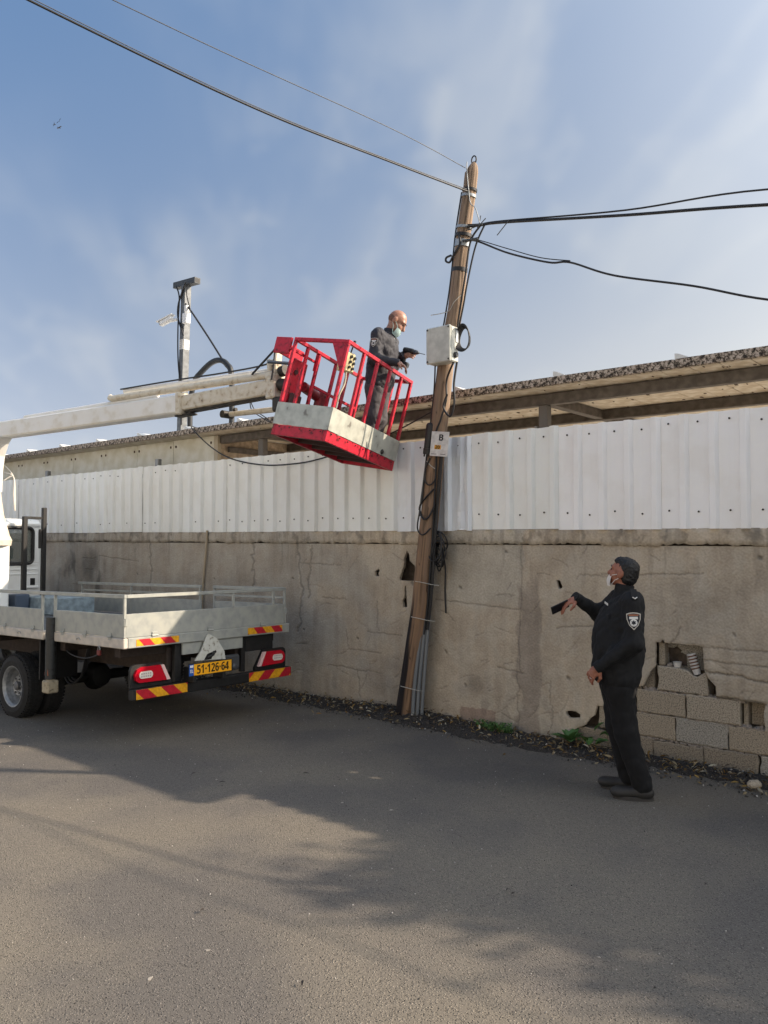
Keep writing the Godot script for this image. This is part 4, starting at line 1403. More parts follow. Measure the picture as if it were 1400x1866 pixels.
	pm.mesh = fin(st)
	pm.instance_count = 4200
	for i in 4200:
		var x := rg.randf_range(-9.5, -0.5)
		var z := -6.30 - 0.45 * rg.randf() + rg.randfn(0, 0.06)
		var s := 0.006 + 0.016 * pow(rg.randf(), 3.0)
		var loose := i >= 3000      # grit lying about on the road
		if loose:
			z = rg.randf_range(-6.2, -1.4)
			x = rg.randf_range(-8.5, 1.0)
			s = 0.003 + 0.006 * pow(rg.randf(), 2.0)
		pm.set_instance_transform(i, Transform3D(Basis.from_euler(Vector3(rg.randf() * 3, rg.randf() * 6, rg.randf() * 3)).scaled(Vector3.ONE * s), Vector3(x, (0.002 if loose else 0.012) + 0.03 * smoothstep(-6.3, -6.7, z) + 0.05 * exp(-pow((x + 5.2) / 0.9, 2.0)) * smoothstep(-6.4, -6.65, z), z)))
		var v := rg.randf_range(0.02, 0.09)
		if rg.randf() < 0.05 or (loose and rg.randf() < 0.7): v = rg.randf_range(0.25, 0.5)
		pm.set_instance_color(i, Color(v, v * 0.95, v * 0.88))
	mi = MultiMeshInstance3D.new()
	mi.name = "pebbles"
	mi.multimesh = pm
	mi.material_override = lm
	add_child(mi)
	mi.set_meta("kind", "stuff")
	mi.set_meta("label", "small stones in the black soil strip")
	# single leaves on the road
	var spots := [[-5.28, -4.0, "curled dark leaf on the road, left of a second one behind the truck"], [-4.91, -4.0, "dark leaf on the shaded road behind the truck"], [-2.26, -3.74, "dark twisted leaf on the road, left one of a touching pair"], [-2.21, -3.75, "dark twisted leaf on the road, right one of a touching pair"], [-3.33, -2.58, "small brown leaf on the sunlit road"], [-2.45, -2.41, "tiny dark leaf low on the sunlit road"], [-1.46, -4.52, "small dark leaf on the shaded road below the officer"], [-4.57, -4.57, "small dark leaf on the road between truck and pole"]]
	var dm := mat("dark_leaf", "2b2520", 0.8)
	for s in spots:
		var q := put(self, "dry_leaf", leaf_mesh(0.035 if s[0] > -4.0 else 0.06, 0.014, 0.6), dm, Transform3D(Basis.from_euler(Vector3(0.2, rg.randf() * TAU, 0.3)), Vector3(s[0], 0.012, s[1])))
		tag(q, s[2], "leaf", "single leaves on the road")
	st = S()
	box(st, Vector3(-1.72, 0.05, -6.42), Vector3(0.10, 0.06, 0.07), 0.022, Basis.from_euler(Vector3(0.2, 0.5, 0.1)))
	tag(add(self, "pale_stone", st, mat("block1")), "pale stone on the soil strip at the right end of the wall", "stone")
	st = S()
	box(st, Vector3(-2.66, 0.05, -6.55), Vector3(0.03, 0.05, 0.02), 0.009, Basis.from_euler(Vector3(0.3, 0.5, 0.4)))
	tag(add(self, "paper_scrap", st, mat("cup_paper")), "crumpled white paper scrap behind the officer's heel", "litter")
	st = S()
	for i in 14:
		var c := Vector2(rg.randf_range(-6.0, -0.6), rg.randf_range(-4.6, -1.8))
		var r := rg.randf_range(0.003, 0.011)
		var o := PackedVector2Array()
		for k in 9: o.append(Vector2(cos(TAU * k / 9) * 1.5, sin(TAU * k / 9)) * r * rg.randf_range(0.45, 1.2))
		prism(st, o, 0.0, 0.003, Transform3D(Basis(Vector3.UP, rg.randf() * 3.0) * Basis(Vector3.RIGHT, -PI / 2), Vector3(c.x, 0.0, c.y)))
	add(self, "plaster_splashes", st, mat("splash", "8f8a82", 0.9), "stuff")
	# birds high up
	var bm := mat("bird", "20242c", 0.8)
	for b in [[-37.9, 22.66, -19.67, 0.3, "bird in flight, leftmost and palest of the three"], [-37.7, 22.83, -19.82, 1.0, "bird in flight, upper right of the three"], [-37.71, 22.5, -19.83, 2.0, "bird in flight, lower right of the three"]]:
		var o := thing("bird", b[4], "bird", Vector3(b[0], b[1], b[2]), Basis.from_euler(Vector3(0.5, b[3], 0.9)), "birds in the sky")
		st = S()
		tube(st, [Vector3(0, 0, -0.10), Vector3(0, 0.005, -0.05), Vector3(0, 0, 0.03), Vector3(0, 0, 0.12)], 0.02, 6, 0.006)
		add(o, "body", st, bm)
		for sd in [-1.0, 1.0]:
			st = S()
			for v in [[0.0, 0.0, -0.04], [0.10, 0.04, -0.02], [0.0, 0.0, 0.04], [0.10, 0.04, -0.02], [0.17, 0.02, 0.03], [0.0, 0.0, 0.04]]: st.add_vertex(Vector3(v[0] * sd, v[1], v[2]))
			add(o, "wing", st, bm)
	# steel post on the shed roof, right of the frame, whose shadow crosses the road
	var sp := thing("roof_post", "steel post on the right end of the shed roof", "post", Vector3(-0.85, 3.45, -7.08))
	st = S()
	span(st, Vector3(-0.035, 0, -0.035), Vector3(0.035, 1.5, 0.035), 0.005)
	add(sp, "shaft", st, mat("post_grey"))
	st = S()
	span(st, Vector3(-0.1, -0.002, -0.1), Vector3(0.1, 0.012, 0.1))
	add(sp, "foot_plate", st, mat("post_grey"))

func leaf_mesh(l: float, w: float, curl: float) -> ArrayMesh:
	var st := SurfaceTool.new()
	st.begin(Mesh.PRIMITIVE_TRIANGLES)
	st.set_smooth_group(0)
	var prof := [0.08, 0.7, 1.0, 0.75, 0.05]
	var rows: Array = []
	for i in 5:
		var t := i / 4.0
		var z := -l * t
		var y := curl * l * (t * 0.5 - t * t * 0.6)
		var hw: float = w * 0.5 * prof[i]
		rows.append([Vector3(-hw, y + hw * 0.4, z), Vector3(0, y, z), Vector3(hw, y + hw * 0.4, z)])
	for i in 4:
		for k in 2: quad(st, rows[i][k], rows[i][k + 1], rows[i + 1][k + 1], rows[i + 1][k])
	return fin(st)

func trees() -> void:
	var bark := mat("bark", "5b4a3a", 0.9)
	var lm := mat("tree_leaf", "44552a", 0.7)
	lm.backlight_enabled = true
	lm.backlight = Color(0.12, 0.16, 0.04)
	var rg := RandomNumberGenerator.new()
	rg.seed = 61
	for t in TREES:
		var o := thing("tree", t[4], "tree", Vector3(t[0], 0, t[1]), Basis.IDENTITY, "trees behind the right end of the fence")
		var st := S()
		var top: float = t[2]
		tube(st, curve([Vector3.ZERO, Vector3(0.05, top * 0.3, 0.03), Vector3(-0.05, top * 0.55, -0.03), Vector3(0.02, top * 0.85, 0)]), 0.14, 9, 0.03)
		add(o, "trunk", st, bark)
		st = S()
		var lf := S()
		var wdt: float = t[3]
		for i in 90:
			var a := rg.randf() * TAU
			var hy := rg.randf_range(0.25, 0.97)
			var reach := wdt * sqrt(rg.randf()) * sin(PI * clampf((hy - 0.1) / 0.95, 0.05, 1.0))
			var c := Vector3(cos(a) * reach, top * hy, sin(a) * reach)
			if i % 3 == 0: tube(st, [Vector3(0, top * hy * 0.7, 0), c * Vector3(0.5, 0.92, 0.5), c], 0.03, 5, 0.008)
			for k in 90:
				var p := c + Vector3(rg.randfn(), rg.randfn() * 0.6, rg.randfn()) * 0.24
				if p.y > top: continue
				var d := Vector3(rg.randfn(), rg.randfn(), rg.randfn()).normalized() * 0.13
				var e := d.cross(Vector3(rg.randfn(), rg.randfn(), rg.randfn())).normalized() * 0.045
				for v in [p, p + d * 0.5 + e, p + d, p, p + d, p + d * 0.5 - e]: lf.add_vertex(v)
		add(o, "limb", st, bark)
		add(o, "crown", lf, lm, "stuff")

const TREES := [[4.5, -9.0, 5.6, 1.3, "slender leafy tree nearest the end of the shed"], [6.4, -9.2, 5.7, 1.7, "middle leafy tree behind the fence"], [8.9, -9.6, 6.02, 1.9, "broad leafy tree behind the fence, third from the shed"], [11.8, -10.0, 6.85, 2.2, "farthest leafy tree behind the fence"]]

func across_the_road() -> void:
	# the sunlit side of the street, behind the camera
	var plaster := mat("house_plaster", "dfdcd6", 0.85, 0.0, ntex("cream_d", 27, 0.02, []), 0.3)
	var g := thing("garden_wall", "cream plastered garden wall along the opposite side of the road", "wall", Vector3(0, 0, 5.6))
	var st := S()
	span(st, Vector3(-22, -0.1, 0), Vector3(16, 2.1, 0.22))
	add(g, "wall_body", st, plaster)
	st = S()
	span(st, Vector3(-22, 2.102, -0.04), Vector3(16, 2.18, 0.26), 0.01)
	add(g, "coping", st, mat("coping_stone", "bdb6a8", 0.85))
	for h in [[-15.0, 9.0, "wide two storey cream house across the road, opposite the truck"], [-2.0, 8.2, "two storey cream house across the road, opposite the pole"]]:
		var o := thing("house", h[2], "house", Vector3(h[0], 0, 7.2), Basis.IDENTITY, "houses across the road")
		var w: float = h[1] + 2.5
		st = S()
		span(st, Vector3(-w / 2, -0.1, 0), Vector3(w / 2, 6.4, 8.0))
		add(o, "wall", st, plaster)
		st = S()
		span(st, Vector3(-w / 2 - 0.3, 6.402, -0.3), Vector3(w / 2 + 0.3, 6.6, 8.3), 0.02)
		add(o, "roof", st, mat("coping_stone"))
		for y in [1.0, 4.1]:
			for i in 3:
				var x := -w * 0.32 + w * 0.32 * i
				st = S()
				span(st, Vector3(x - 0.65, y, -0.03), Vector3(x + 0.65, y + 1.3, 0.02), 0.01)
				var win := add(o, "window", st, mat("frame_white", "d5d5d0", 0.5))
				for s in [-0.3, 0.3]:
					st = S()
					span(st, Vector3(x + s - 0.26, y + 0.08, -0.036), Vector3(x + s + 0.26, y + 1.22, -0.031))
					add(win, "pane", st, mat("pane_dark", "2d353b", 0.1))
				st = S()
				span(st, Vector3(x - 0.75, y - 0.08, -0.12), Vector3(x + 0.75, y - 0.003, -0.001), 0.01)
				add(o, "sill", st, mat("coping_stone"))

# ---------------------------------------------------------------- truck: l forward from the tail, a across from its left side, y up
func L(l: float, a: float, y: float) -> Vector3: return Vector3(-l, y, -a)
func lb(st: SurfaceTool, l0: float, a0: float, y0: float, l1: float, a1: float, y1: float, ch := 0.004) -> void: span(st, L(l0, a0, y0), L(l1, a1, y1), ch)

func chevrons(parent: Node, called: String, l: float, a0: float, a1: float, y0: float, y1: float, lean: float, n: int, start: float, sk := 0.0) -> void:
	# yellow strip with red slanting stripes, on the plane l facing the tail
	var st := S()
	prism(st, P2([[-a0, y0], [-a1, y0 + sk], [-a1, y1 + sk], [-a0, y1]]), 0.0, 0.003, rear_plane(l))
	var base := add(parent, called, st, mat("strip_yellow", "e0a21a", 0.45, 0.0, grain("strip_g", 0.75, 1.0, 0.03, 12), 3.0))
	var pitch := (a1 - a0) / n
	for i in range(-1, n + 1):
		var s := a0 + (i + start) * pitch
		var q: Array = []
		for e in [[s, y0], [s + pitch * 0.5, y0], [s + pitch * 0.5 + lean, y1], [s + lean, y1]]: q.append(Vector2(e[0], e[1]))
		var cut := Geometry2D.intersect_polygons(PackedVector2Array(q), PackedVector2Array([Vector2(a0, y0), Vector2(a1, y0), Vector2(a1, y1), Vector2(a0, y1)]))
		for c in cut:
			var pl := PackedVector2Array()
			for v in c: pl.append(Vector2(-v.x, v.y + sk * (v.x - a0) / (a1 - a0)))
			st = S()
			prism(st, pl, 0.003, 0.0042, rear_plane(l))
			add(base, "stripe", st, mat("strip_red", "b3152a", 0.45, 0.0, grain("strip_g", 0.75, 1.0, 0.03, 12), 3.0))

func rear_plane(l: float) -> Transform3D:   # x' = -a to the left of the tail, y' up, z' out of the tail (+x)
	return Transform3D(Basis(Vector3(0, 0, 1), Vector3(0, 1, 0), Vector3(1, 0, 0)), Vector3(-l, 0, 0))

func wheel(p: Node, l: float, a: float, y: float, flip: float) -> void:
	var w := Node3D.new()
	w.name = numbered(p, "wheel")
	p.add_child(w, true)
	w.position = L(l, a, y)
	w.rotation.x = PI / 2 * flip       # lathe axis y -> outwards
	var st := S()
	lathe(st, [[0.205, -0.10], [0.27, -0.105], [0.318, -0.09], [0.338, -0.07], [0.342, 0.0], [0.338, 0.07], [0.318, 0.09], [0.27, 0.105], [0.225, 0.10], [0.205, 0.09]], Transform3D.IDENTITY, 48)
	for i in 52:
		var b := Basis(Vector3.UP, TAU * i / 52)
		for r in 3: box(st, b * Vector3(0.342, 0.05 * (r - 1), 0.006 * (r % 2)), Vector3(0.009, 0.036, 0.026), 0.002, b)
		box(st, b * Vector3(0.327, 0.085, 0.0), Vector3(0.012, 0.02, 0.022), 0.002, b)
	add(w, "tyre", st, mat("rubber", "242322", 0.85, 0.0, grain("core_g", 0.6, 1.0, 0.04), 2.0))
	st = S()
	lathe(st, [[0.0, 0.02], [0.06, 0.02], [0.065, 0.03], [0.10, 0.035], [0.115, -0.02], [0.165, -0.035], [0.185, 0.02], [0.19, 0.07], [0.207, 0.095], [0.217, 0.097], [0.21, 0.085], [0.20, 0.0], [0.20, -0.1]], Transform3D.IDENTITY, 40)
	add(w, "rim", st, mat("rim_steel", "a3a5a6", 0.45, 0.5, grain("core_g", 0.6, 1.0, 0.04), 2.0))
	st = S()
	for i in 6:
		var b := Basis(Vector3.UP, TAU * i / 6)
		lathe(st, [[0.011, 0.0], [0.011, 0.018], [0.0, 0.02]], Transform3D(b, b * Vector3(0.083, 0.03, 0)), 6)
	lathe(st, [[0.045, 0.02], [0.045, 0.055], [0.03, 0.065], [0.0, 0.066]], Transform3D.IDENTITY, 18)
	add(w, "hub", st, mat("hub_dark", "6a6a6b", 0.5, 0.5))

func truck() -> void:
	var R := Basis.from_euler(Vector3(-0.0156, 0.0172, 0.0192))
	var t := thing("bucket_truck", "white flatbed bucket truck with raised red work basket, number 51-126-64", "truck", Vector3(-6.4, 0.894, -4.037) - R * Vector3(0, 0.894, 0), R)
	var inv := t.transform.affine_inverse()
	var gt := ntex("galv_spangle", 44, 0.03, [[0.2, Color(0.90, 0.91, 0.92)], [0.5, Color(0.96, 0.965, 0.965)], [0.8, Color(1, 1, 0.99)]], 256, 4)
	var galv := mat("bed_galv", "a3a5a0", 0.45, 0.2, gt, 0.9)
	var beamw := mat("bed_cream", "c2bab0", 0.5, 0.1, gt, 1.4)
	var blk := mat("frame_black", "1d1d1e", 0.55, 0.2, grain("core_g", 0.6, 1.0, 0.04), 1.5)
	var st := S()
	lb(st, 0.05, 0.05, 0.955, 4.25, 1.98, 0.988)
	add(t, "bed_floor", st, mat("bed_floor", "6b6e70", 0.5, 0.5, gt, 1.0))
	st = S()
	lb(st, 0.0, 0.045, 0.896, 0.055, 2.075, 0.992, 0.006)
	add(t, "rear_beam", st, galv)
	for s in [[0.004, 1.29], [1.42, 4.25]]:
		st = S()
		lb(st, s[0], 0.0, 0.894, s[1], 0.05, 0.99, 0.008)
		add(t, "side_beam", st, beamw)
		st = S()
		lb(st, s[0], 1.985, 0.894, s[1], 2.035, 0.99, 0.008)
		add(t, "side_beam", st, beamw)
	# board sections all round
	for s in [[0.03, 1.215, 0.0], [1.445, 2.9, 0.0], [2.92, 4.2, 0.0], [0.03, 1.215, 2.0], [1.445, 2.9, 2.0], [2.92, 4.2, 2.0]]:
		st = S()
		lb(st, s[0], s[2] + 0.006, 0.994, s[1], s[2] + 0.024, 1.205, 0.003)
		add(t, "side_board", st, galv)
	st = S()
	lb(st, 0.008, 0.028, 0.994, 0.026, 2.0, 1.208, 0.003)
	add(t, "rear_board", st, galv)
	for s in [[0.0, 0.0, 4.2, 0.03, 1.35, 1.385], [0.0, 1.995, 1.215, 2.025, 1.35, 1.385], [1.445, 1.995, 4.2, 2.025, 1.35, 1.385]]:
		st = S()
		lb(st, s[0], s[1], s[4], s[2], s[3], s[5], 0.003)
		add(t, "top_rail", st, galv)
	st = S()
	lb(st, 0.002, 0.032, 1.351, 0.03, 1.993, 1.384, 0.003)
	add(t, "top_rail", st, galv)
	for u in [[0.0, 0.0], [1.20, 0.0], [1.445, 0.0], [2.9, 0.0], [4.17, 0.0], [0.0, 2.0], [1.19, 2.0], [1.46, 2.0], [2.9, 2.0], [4.1, 2.0], [0.0, 1.27], [0.0, 1.83]]:
		st = S()
		lb(st, u[0] + 0.002, u[1] + 0.002, 0.993 if u[1] < 0.01 or u[1] > 1.99 else 1.209, u[0] + 0.028, u[1] + 0.026, 1.349, 0.002)
		add(t, "upright", st, galv)
	for s in [[0.03, 1.19], [1.49, 2.88], [2.94, 4.08]]:
		st = S()
		lb(st, s[0], 2.0, 1.262, s[1], 2.02, 1.285, 0.002)
		add(t, "middle_rail", st, galv)
	for h in [0.2, 0.62, 1.02, 1.6, 2.2, 2.75, 3.3, 3.9]:
		st = S()
		lb(st, h, -0.004, 0.965, h + 0.05, 0.006, 1.03, 0.002)
		tube(st, [L(h - 0.005, -0.006, 0.996), L(h + 0.055, -0.006, 0.996)], 0.008, 8)
		add(t, "hinge", st, galv)
	for h in [0.3, 0.95, 1.65]:
		st = S()
		lb(st, -0.003, h, 0.967, 0.008, h + 0.06, 1.03, 0.002)
		tube(st, [L(-0.004, h - 0.005, 0.997), L(-0.004, h + 0.065, 0.997)], 0.008, 8)
		add(t, "hinge", st, galv)
	for h in [0.0, 2.0]:
		st = S()
		lb(st, -0.006, h - 0.004, 1.10, 0.03, h + 0.034, 1.16, 0.003)
		tube(st, [L(-0.008, h + 0.01, 1.10), L(-0.008, h + 0.01, 1.17)], 0.006, 6)
		add(t, "corner_latch", st, galv)
	# tail
	st = S()
	lb(st, 0.02, 0.66, 0.78, 0.045, 1.42, 0.894, 0.003)
	add(t, "tail_plate", st, galv)
	st = S()
	prism(st, P2([[-0.94, 0.966], [-0.915, 0.945], [-0.85, 0.806], [-0.77, 0.715], [-1.157, 0.695], [-1.14, 0.778], [-1.04, 0.914]]), 0.0, 0.012, rear_plane(-0.012))
	add(t, "tow_plate", st, mat("tow_white", "c9cac4", 0.5, 0.1, ntex("worn", 71, 0.03, [[0.2, Color(0.7, 0.67, 0.64)], [0.32, Color(0.94, 0.94, 0.92)], [0.8, Color(1, 1, 1)]], 256, 5), 2.0))
	st = S()
	prism(st, P2([[-0.885, 0.715], [-0.92, 0.765], [-1.025, 0.795], [-1.035, 0.778], [-0.985, 0.745], [-0.97, 0.715]]), 0.0, 0.006, rear_plane(-0.025))
	tube(st, [L(-0.03, 0.93, 0.73), L(-0.06, 0.97, 0.76), L(-0.03, 1.0, 0.78)], 0.014, 6)
	add(t, "tow_hook", st, blk)
	st = S()
	lb(st, -0.03, 0.09, 0.424, 0.06, 2.08, 0.523, 0.008)
	add(t, "bumper", st, blk)
	chevrons(t, "reflective_strip", -0.0005, 0.13, 0.60, 0.912, 0.973, -0.06, 2, 0.35)
	chevrons(t, "reflective_strip", -0.0005, 1.472, 1.965, 0.912, 0.98, -0.06, 2, 0.55)
	chevrons(t, "reflective_strip", -0.0305, 0.115, 0.68, 0.432, 0.52, -0.10, 2, 0.28)
	chevrons(t, "reflective_strip", -0.0305, 1.464, 2.06, 0.428, 0.52, 0.10, 2, 0.40)
	# lamps
	for m in [0, 1]:
		var fx := func(p: Array) -> PackedVector2Array:
			var o := PackedVector2Array()
			for v in p: o.append(Vector2(-(v[0] if m == 0 else 2.122 - v[0]), v[1] - 0.006 * m))
			return o
		st = S()
		prism(st, fx.call([[0.088, 0.53], [0.085, 0.69], [0.10, 0.73], [0.13, 0.742], [0.42, 0.738], [0.535, 0.56], [0.535, 0.53]]), -0.03, 0.0, rear_plane(0.02))
		var la := add(t, "tail_light", st, blk)
		st = S()
		prism(st, fx.call([[0.115, 0.65], [0.128, 0.60], [0.16, 0.577], [0.462, 0.572], [0.392, 0.718], [0.19, 0.718], [0.14, 0.695]]), 0.0, 0.028, rear_plane(0.02))
		add(la, "red_lens", st, mat("lens_red", "b00f24", 0.18))
		st = S()
		prism(st, fx.call([[0.395, 0.718], [0.43, 0.718], [0.505, 0.573], [0.466, 0.573]]), 0.0, 0.027, rear_plane(0.02))
		add(la, "white_lens", st, mat("lens_pink", "d9b9b4", 0.25))
		st = S()
		var ov: Array = []
		for i in 20:
			var a := TAU * i / 20
			ov.append([0.232 + 0.04 * signf(cos(a)) + 0.033 * cos(a), 0.645 + 0.033 * sin(a)])
		prism(st, fx.call(ov), 0.028, 0.033, rear_plane(0.02))
		var oval := add(la, "clear_lens", st, mat("lens_clear", "d8cfc6", 0.3))
		st = S()
		for i in 5:
			for j in 2:
				var aa := 0.185 + 0.023 * i
				if m == 1: aa = 2.122 - aa
				lathe(st, [[0.008, 0.0], [0.007, 0.003], [0.0, 0.004]], Transform3D(Basis(Vector3(0, 0, 1), -PI / 2), L(-0.013, aa, 0.633 + 0.024 * j)), 8)
		add(la, "bulb_dimple", st, mat("lens_dimple", "a89f9a", 0.3))
	st = S()
	lb(st, 0.05, 0.595, 0.525, 0.10, 0.67, 0.89)
	add(t, "lamp_bracket", st, blk)
	st = S()
	lb(st, 0.05, 1.49, 0.73, 0.12, 1.87, 0.89)
	lb(st, 0.06, 1.44, 0.525, 0.11, 1.49, 0.89)
	lb(st, 0.06, 1.86, 0.72, 0.08, 1.885, 0.89)
	add(t, "lamp_bracket", st, blk)
	st = S()
	for p in [[1.22, 0.62], [1.30, 0.60]]:
		lathe(st, [[0.03, 0.0], [0.034, 0.02], [0.02, 0.03], [0.0, 0.03]], Transform3D(Basis(Vector3(0, 0, 1), -PI / 2), L(0.02, p[0], p[1])), 12)
	lb(st, 0.03, 1.19, 0.56, 0.09, 1.40, 0.72, 0.02)
	add(t, "socket", st, mat("socket_grey", "4b4d50", 0.5, 0.3))
	# number plate
	st = S()
	prism(st, P2([[-0.64, 0.58], [-1.175, 0.58], [-1.175, 0.702], [-0.64, 0.702]]), -0.004, 0.0, rear_plane(-0.10))
	lb(st, -0.10, 0.70, 0.52, 0.06, 0.74, 0.66)
	lb(st, -0.10, 1.06, 0.52, 0.06, 1.10, 0.66)
	var np := add(t, "number_plate", st, blk)
	st = S()
	prism(st, P2([[-0.702, 0.588], [-1.167, 0.588], [-1.167, 0.695], [-0.702, 0.695]]), 0.0, 0.002, rear_plane(-0.10))
	add(np, "yellow_field", st, mat("plate_yellow", "eda81c", 0.4))
	st = S()
	prism(st, P2([[-0.647, 0.588], [-0.702, 0.588], [-0.702, 0.695], [-0.647, 0.695]]), 0.0, 0.002, rear_plane(-0.10))
	add(np, "blue_band", st, mat("plate_blue", "2456a6", 0.4))
	st = S()
	prism(st, P2([[-0.656, 0.665], [-0.694, 0.665], [-0.694, 0.688], [-0.656, 0.688]]), 0.002, 0.003, rear_plane(-0.10))
	add(np, "flag_field", st, mat("plate_white", "dedede", 0.4))
	# the tail faces +x; seen from there a runs to the right
	var face := Basis(Vector3(0, 0, -1), Vector3(0, 1, 0), Vector3(1, 0, 0))
	text(np, "IL", 0.042, 0.002, mats["plate_white"], Transform3D(face, L(-0.1035, 0.6745, 0.632)), "Droid Sans", 1.0, "country_letters")
	text(np, "51·126·64", 0.112, 0.002, mat("plate_ink", "15120e", 0.5), Transform3D(face, L(-0.103, 0.933, 0.641)), "Droid Sans", 0.80, "plate_number")
	# underneath
	st = S()
	lb(st, 0.12, 0.55, 0.62, 6.6, 0.65, 0.86)
	lb(st, 0.12, 1.40, 0.62, 6.6, 1.50, 0.86)
	for l in [0.15, 1.1, 2.6, 3.6]: lb(st, l, 0.06, 0.80, l + 0.09, 1.98, 0.892)
	add(t, "chassis_rail", st, mat("chassis", "3a2f29", 0.8, 0.1, grain("core_g", 0.6, 1.0, 0.04), 1.5))
	st = S()
	tube(st, [L(2.10, 0.2, 0.36), L(2.10, 1.85, 0.36)], 0.06, 10)
	lathe(st, [[0.0, -0.16], [0.12, -0.12], [0.17, 0.0], [0.12, 0.12], [0.0, 0.16]], Transform3D(Basis(Vector3(0, 0, 1), PI / 2), L(2.10, 1.02, 0.37)), 18)
	add(t, "rear_axle", st, blk)
	for a in [[0.13, 1.0, 0.36], [0.36, -1.0, 0.362], [1.68, 1.0, 0.39], [1.92, -1.0, 0.395]]: wheel(t, 2.10, a[0], a[2], a[1])
	for a in [[0.13, 1.0, 0.40], [1.9, -1.0, 0.42]]: wheel(t, 5.75, a[0], a[2], a[1])
	for a in [0.06, 1.55]:
		st = S()
		lb(st, 1.58, a, 0.47, 1.60, a + 0.42, 0.88, 0.003)
		add(t, "mud_flap", st, blk)
	st = S()
	lathe(st, [[0.035, 0.0], [0.035, 0.008], [0.0, 0.009]], Transform3D(Basis(Vector3(0, 0, 1), -PI / 2), L(1.578, 0.14, 0.53)), 14)
	add(t, "reflector", st, mat("reflector", "5e1c22", 0.3))
	# stabiliser leg
	st = S()
	tube(st, [L(1.25, -0.005, 0.52), L(1.25, -0.005, 1.13)], 0.052, 18)
	add(t, "stabiliser_leg", st, mat("leg_dark", "3b3d3e", 0.5, 0.4, ntex("worn", 71, 0.03, []), 2.0))
	st = S()
	tube(st, [L(1.25, -0.005, 0.39), L(1.25, -0.005, 0.52)], 0.042, 14)
	lb(st, 1.19, -0.065, 0.385, 1.31, 0.055, 0.51, 0.012)
	add(t, "stabiliser_foot", st, mat("foot_cream", "a59a84", 0.7, 0.0, ntex("worn", 71, 0.03, []), 2.0))
	st = S()
	prism(st, P2([[-1.215, 0.56], [-1.235, 0.56], [-1.265, 0.70], [-1.255, 0.78], [-1.24, 0.72]]), 0.0475, 0.05, Transform3D(Basis.IDENTITY, Vector3(0, 0, 0)))
	add(t, "worn_stripe", st, mat("worn_orange", "a5562f", 0.7))
	st = S()
	for k in 3: tube(st, curve([L(1.75, 0.42 + 0.03 * k, 0.80), L(1.74, 0.40 + 0.03 * k, 0.55), L(1.60 - 0.02 * k, 0.40 + 0.02 * k, 0.39 + 0.02 * k), L(1.42, 0.42 + 0.02 * k, 0.47 + 0.02 * k), L(1.33, 0.42 + 0.02 * k, 0.68), L(1.3, 0.45, 0.86)]), 0.010, 6)
	tube(st, curve([L(1.2, 0.1, 0.85), L(1.0, 0.06, 0.78), L(0.7, 0.05, 0.76), L(0.4, 0.03, 0.83)]), 0.007, 6)
	add(t, "hose", st, mat("hose_black", "232325", 0.5))
	st = S()
	lb(st, 0.36, -0.02, 0.815, 0.41, 0.005, 0.868, 0.006)
	add(t, "padlock", st, mat("padlock", "6e2f2c", 0.4, 0.3))
	st = S()
	var sh: Array = []
	for i in 9: sh.append(L(0.385 + 0.017 * cos(PI * i / 8), -0.008, 0.866 + 0.035 * sin(PI * i / 8)))
	tube(st, sh, 0.005, 6)
	add(t, "padlock_shackle", st, mats["galv"])
	for l in [0.75, 1.9]:
		st = S()
		sh = []
		for i in 9: sh.append(L(l + 0.032 * cos(PI * i / 8), -0.004, 0.935 + 0.022 * sin(PI * i / 8)))
		tube(st, sh, 0.004, 5)
		add(t, "latch", st, mats["galv"])
	# things bolted to the front of the bed
	st = S()
	lb(st, 3.2, 1.15, 0.99, 4.1, 1.66, 1.22, 0.012)
	add(t, "tool_box", st, mat("tool_box", "8fa0aa", 0.5, 0.1, grain("core_g", 0.6, 1.0, 0.04), 0.8))
	st = S()
	lb(st, 3.9, 0.95, 0.99, 4.15, 1.14, 1.25, 0.012)
	add(t, "battery_box", st, mat("battery_box", "3d4a5c", 0.5))
	for q in [[1.285, 2.30, 0.03], [1.56, 2.43, 0.028]]:
		st = S()
		lb(st, 4.33, q[0] - q[2], 0.9, 4.39, q[0] + q[2], q[1], 0.005)
		add(t, "headboard_post", st, blk)
	st = S()
	lb(st, 4.34, 1.31, 2.265, 4.38, 1.53, 2.30, 0.004)
	lb(st, 4.34, 1.495, 1.86, 4.39, 1.53, 2.13, 0.006)
	lb(st, 4.345, 0.2, 1.62, 4.375, 1.28, 1.65, 0.004)
	add(t, "headboard_bar", st, blk)
	# cab
	var cw := mat("cab_white", "dfe2e1", 0.35, 0.0, grain("cab_g", 0.93, 1.0, 0.02, 9), 0.7)
	# the cab is a hollow shell: back wall round the window, sides, roof, nose, glass and a seat
	st = S()
	lb(st, 5.1, 0.09, 0.55, 5.14, 1.93, 1.652)
	lb(st, 5.1, 0.09, 2.172, 5.14, 1.93, 2.24)
	lb(st, 5.1, 0.09, 1.654, 5.14, 0.45, 2.17)
	lb(st, 5.1, 1.79, 1.654, 5.14, 1.93, 2.17)
	prism(st, P2([[-0.04, 2.24], [-0.10, 2.29], [-0.28, 2.315], [-1.05, 2.315], [-1.27, 2.22], [-1.24, 2.18], [-1.05, 2.26], [-0.28, 2.26], [0.0, 2.18], [0.0, 2.22]]), -1.90, -0.12, Transform3D(Basis.IDENTITY, Vector3(-5.1, 0, 0)))
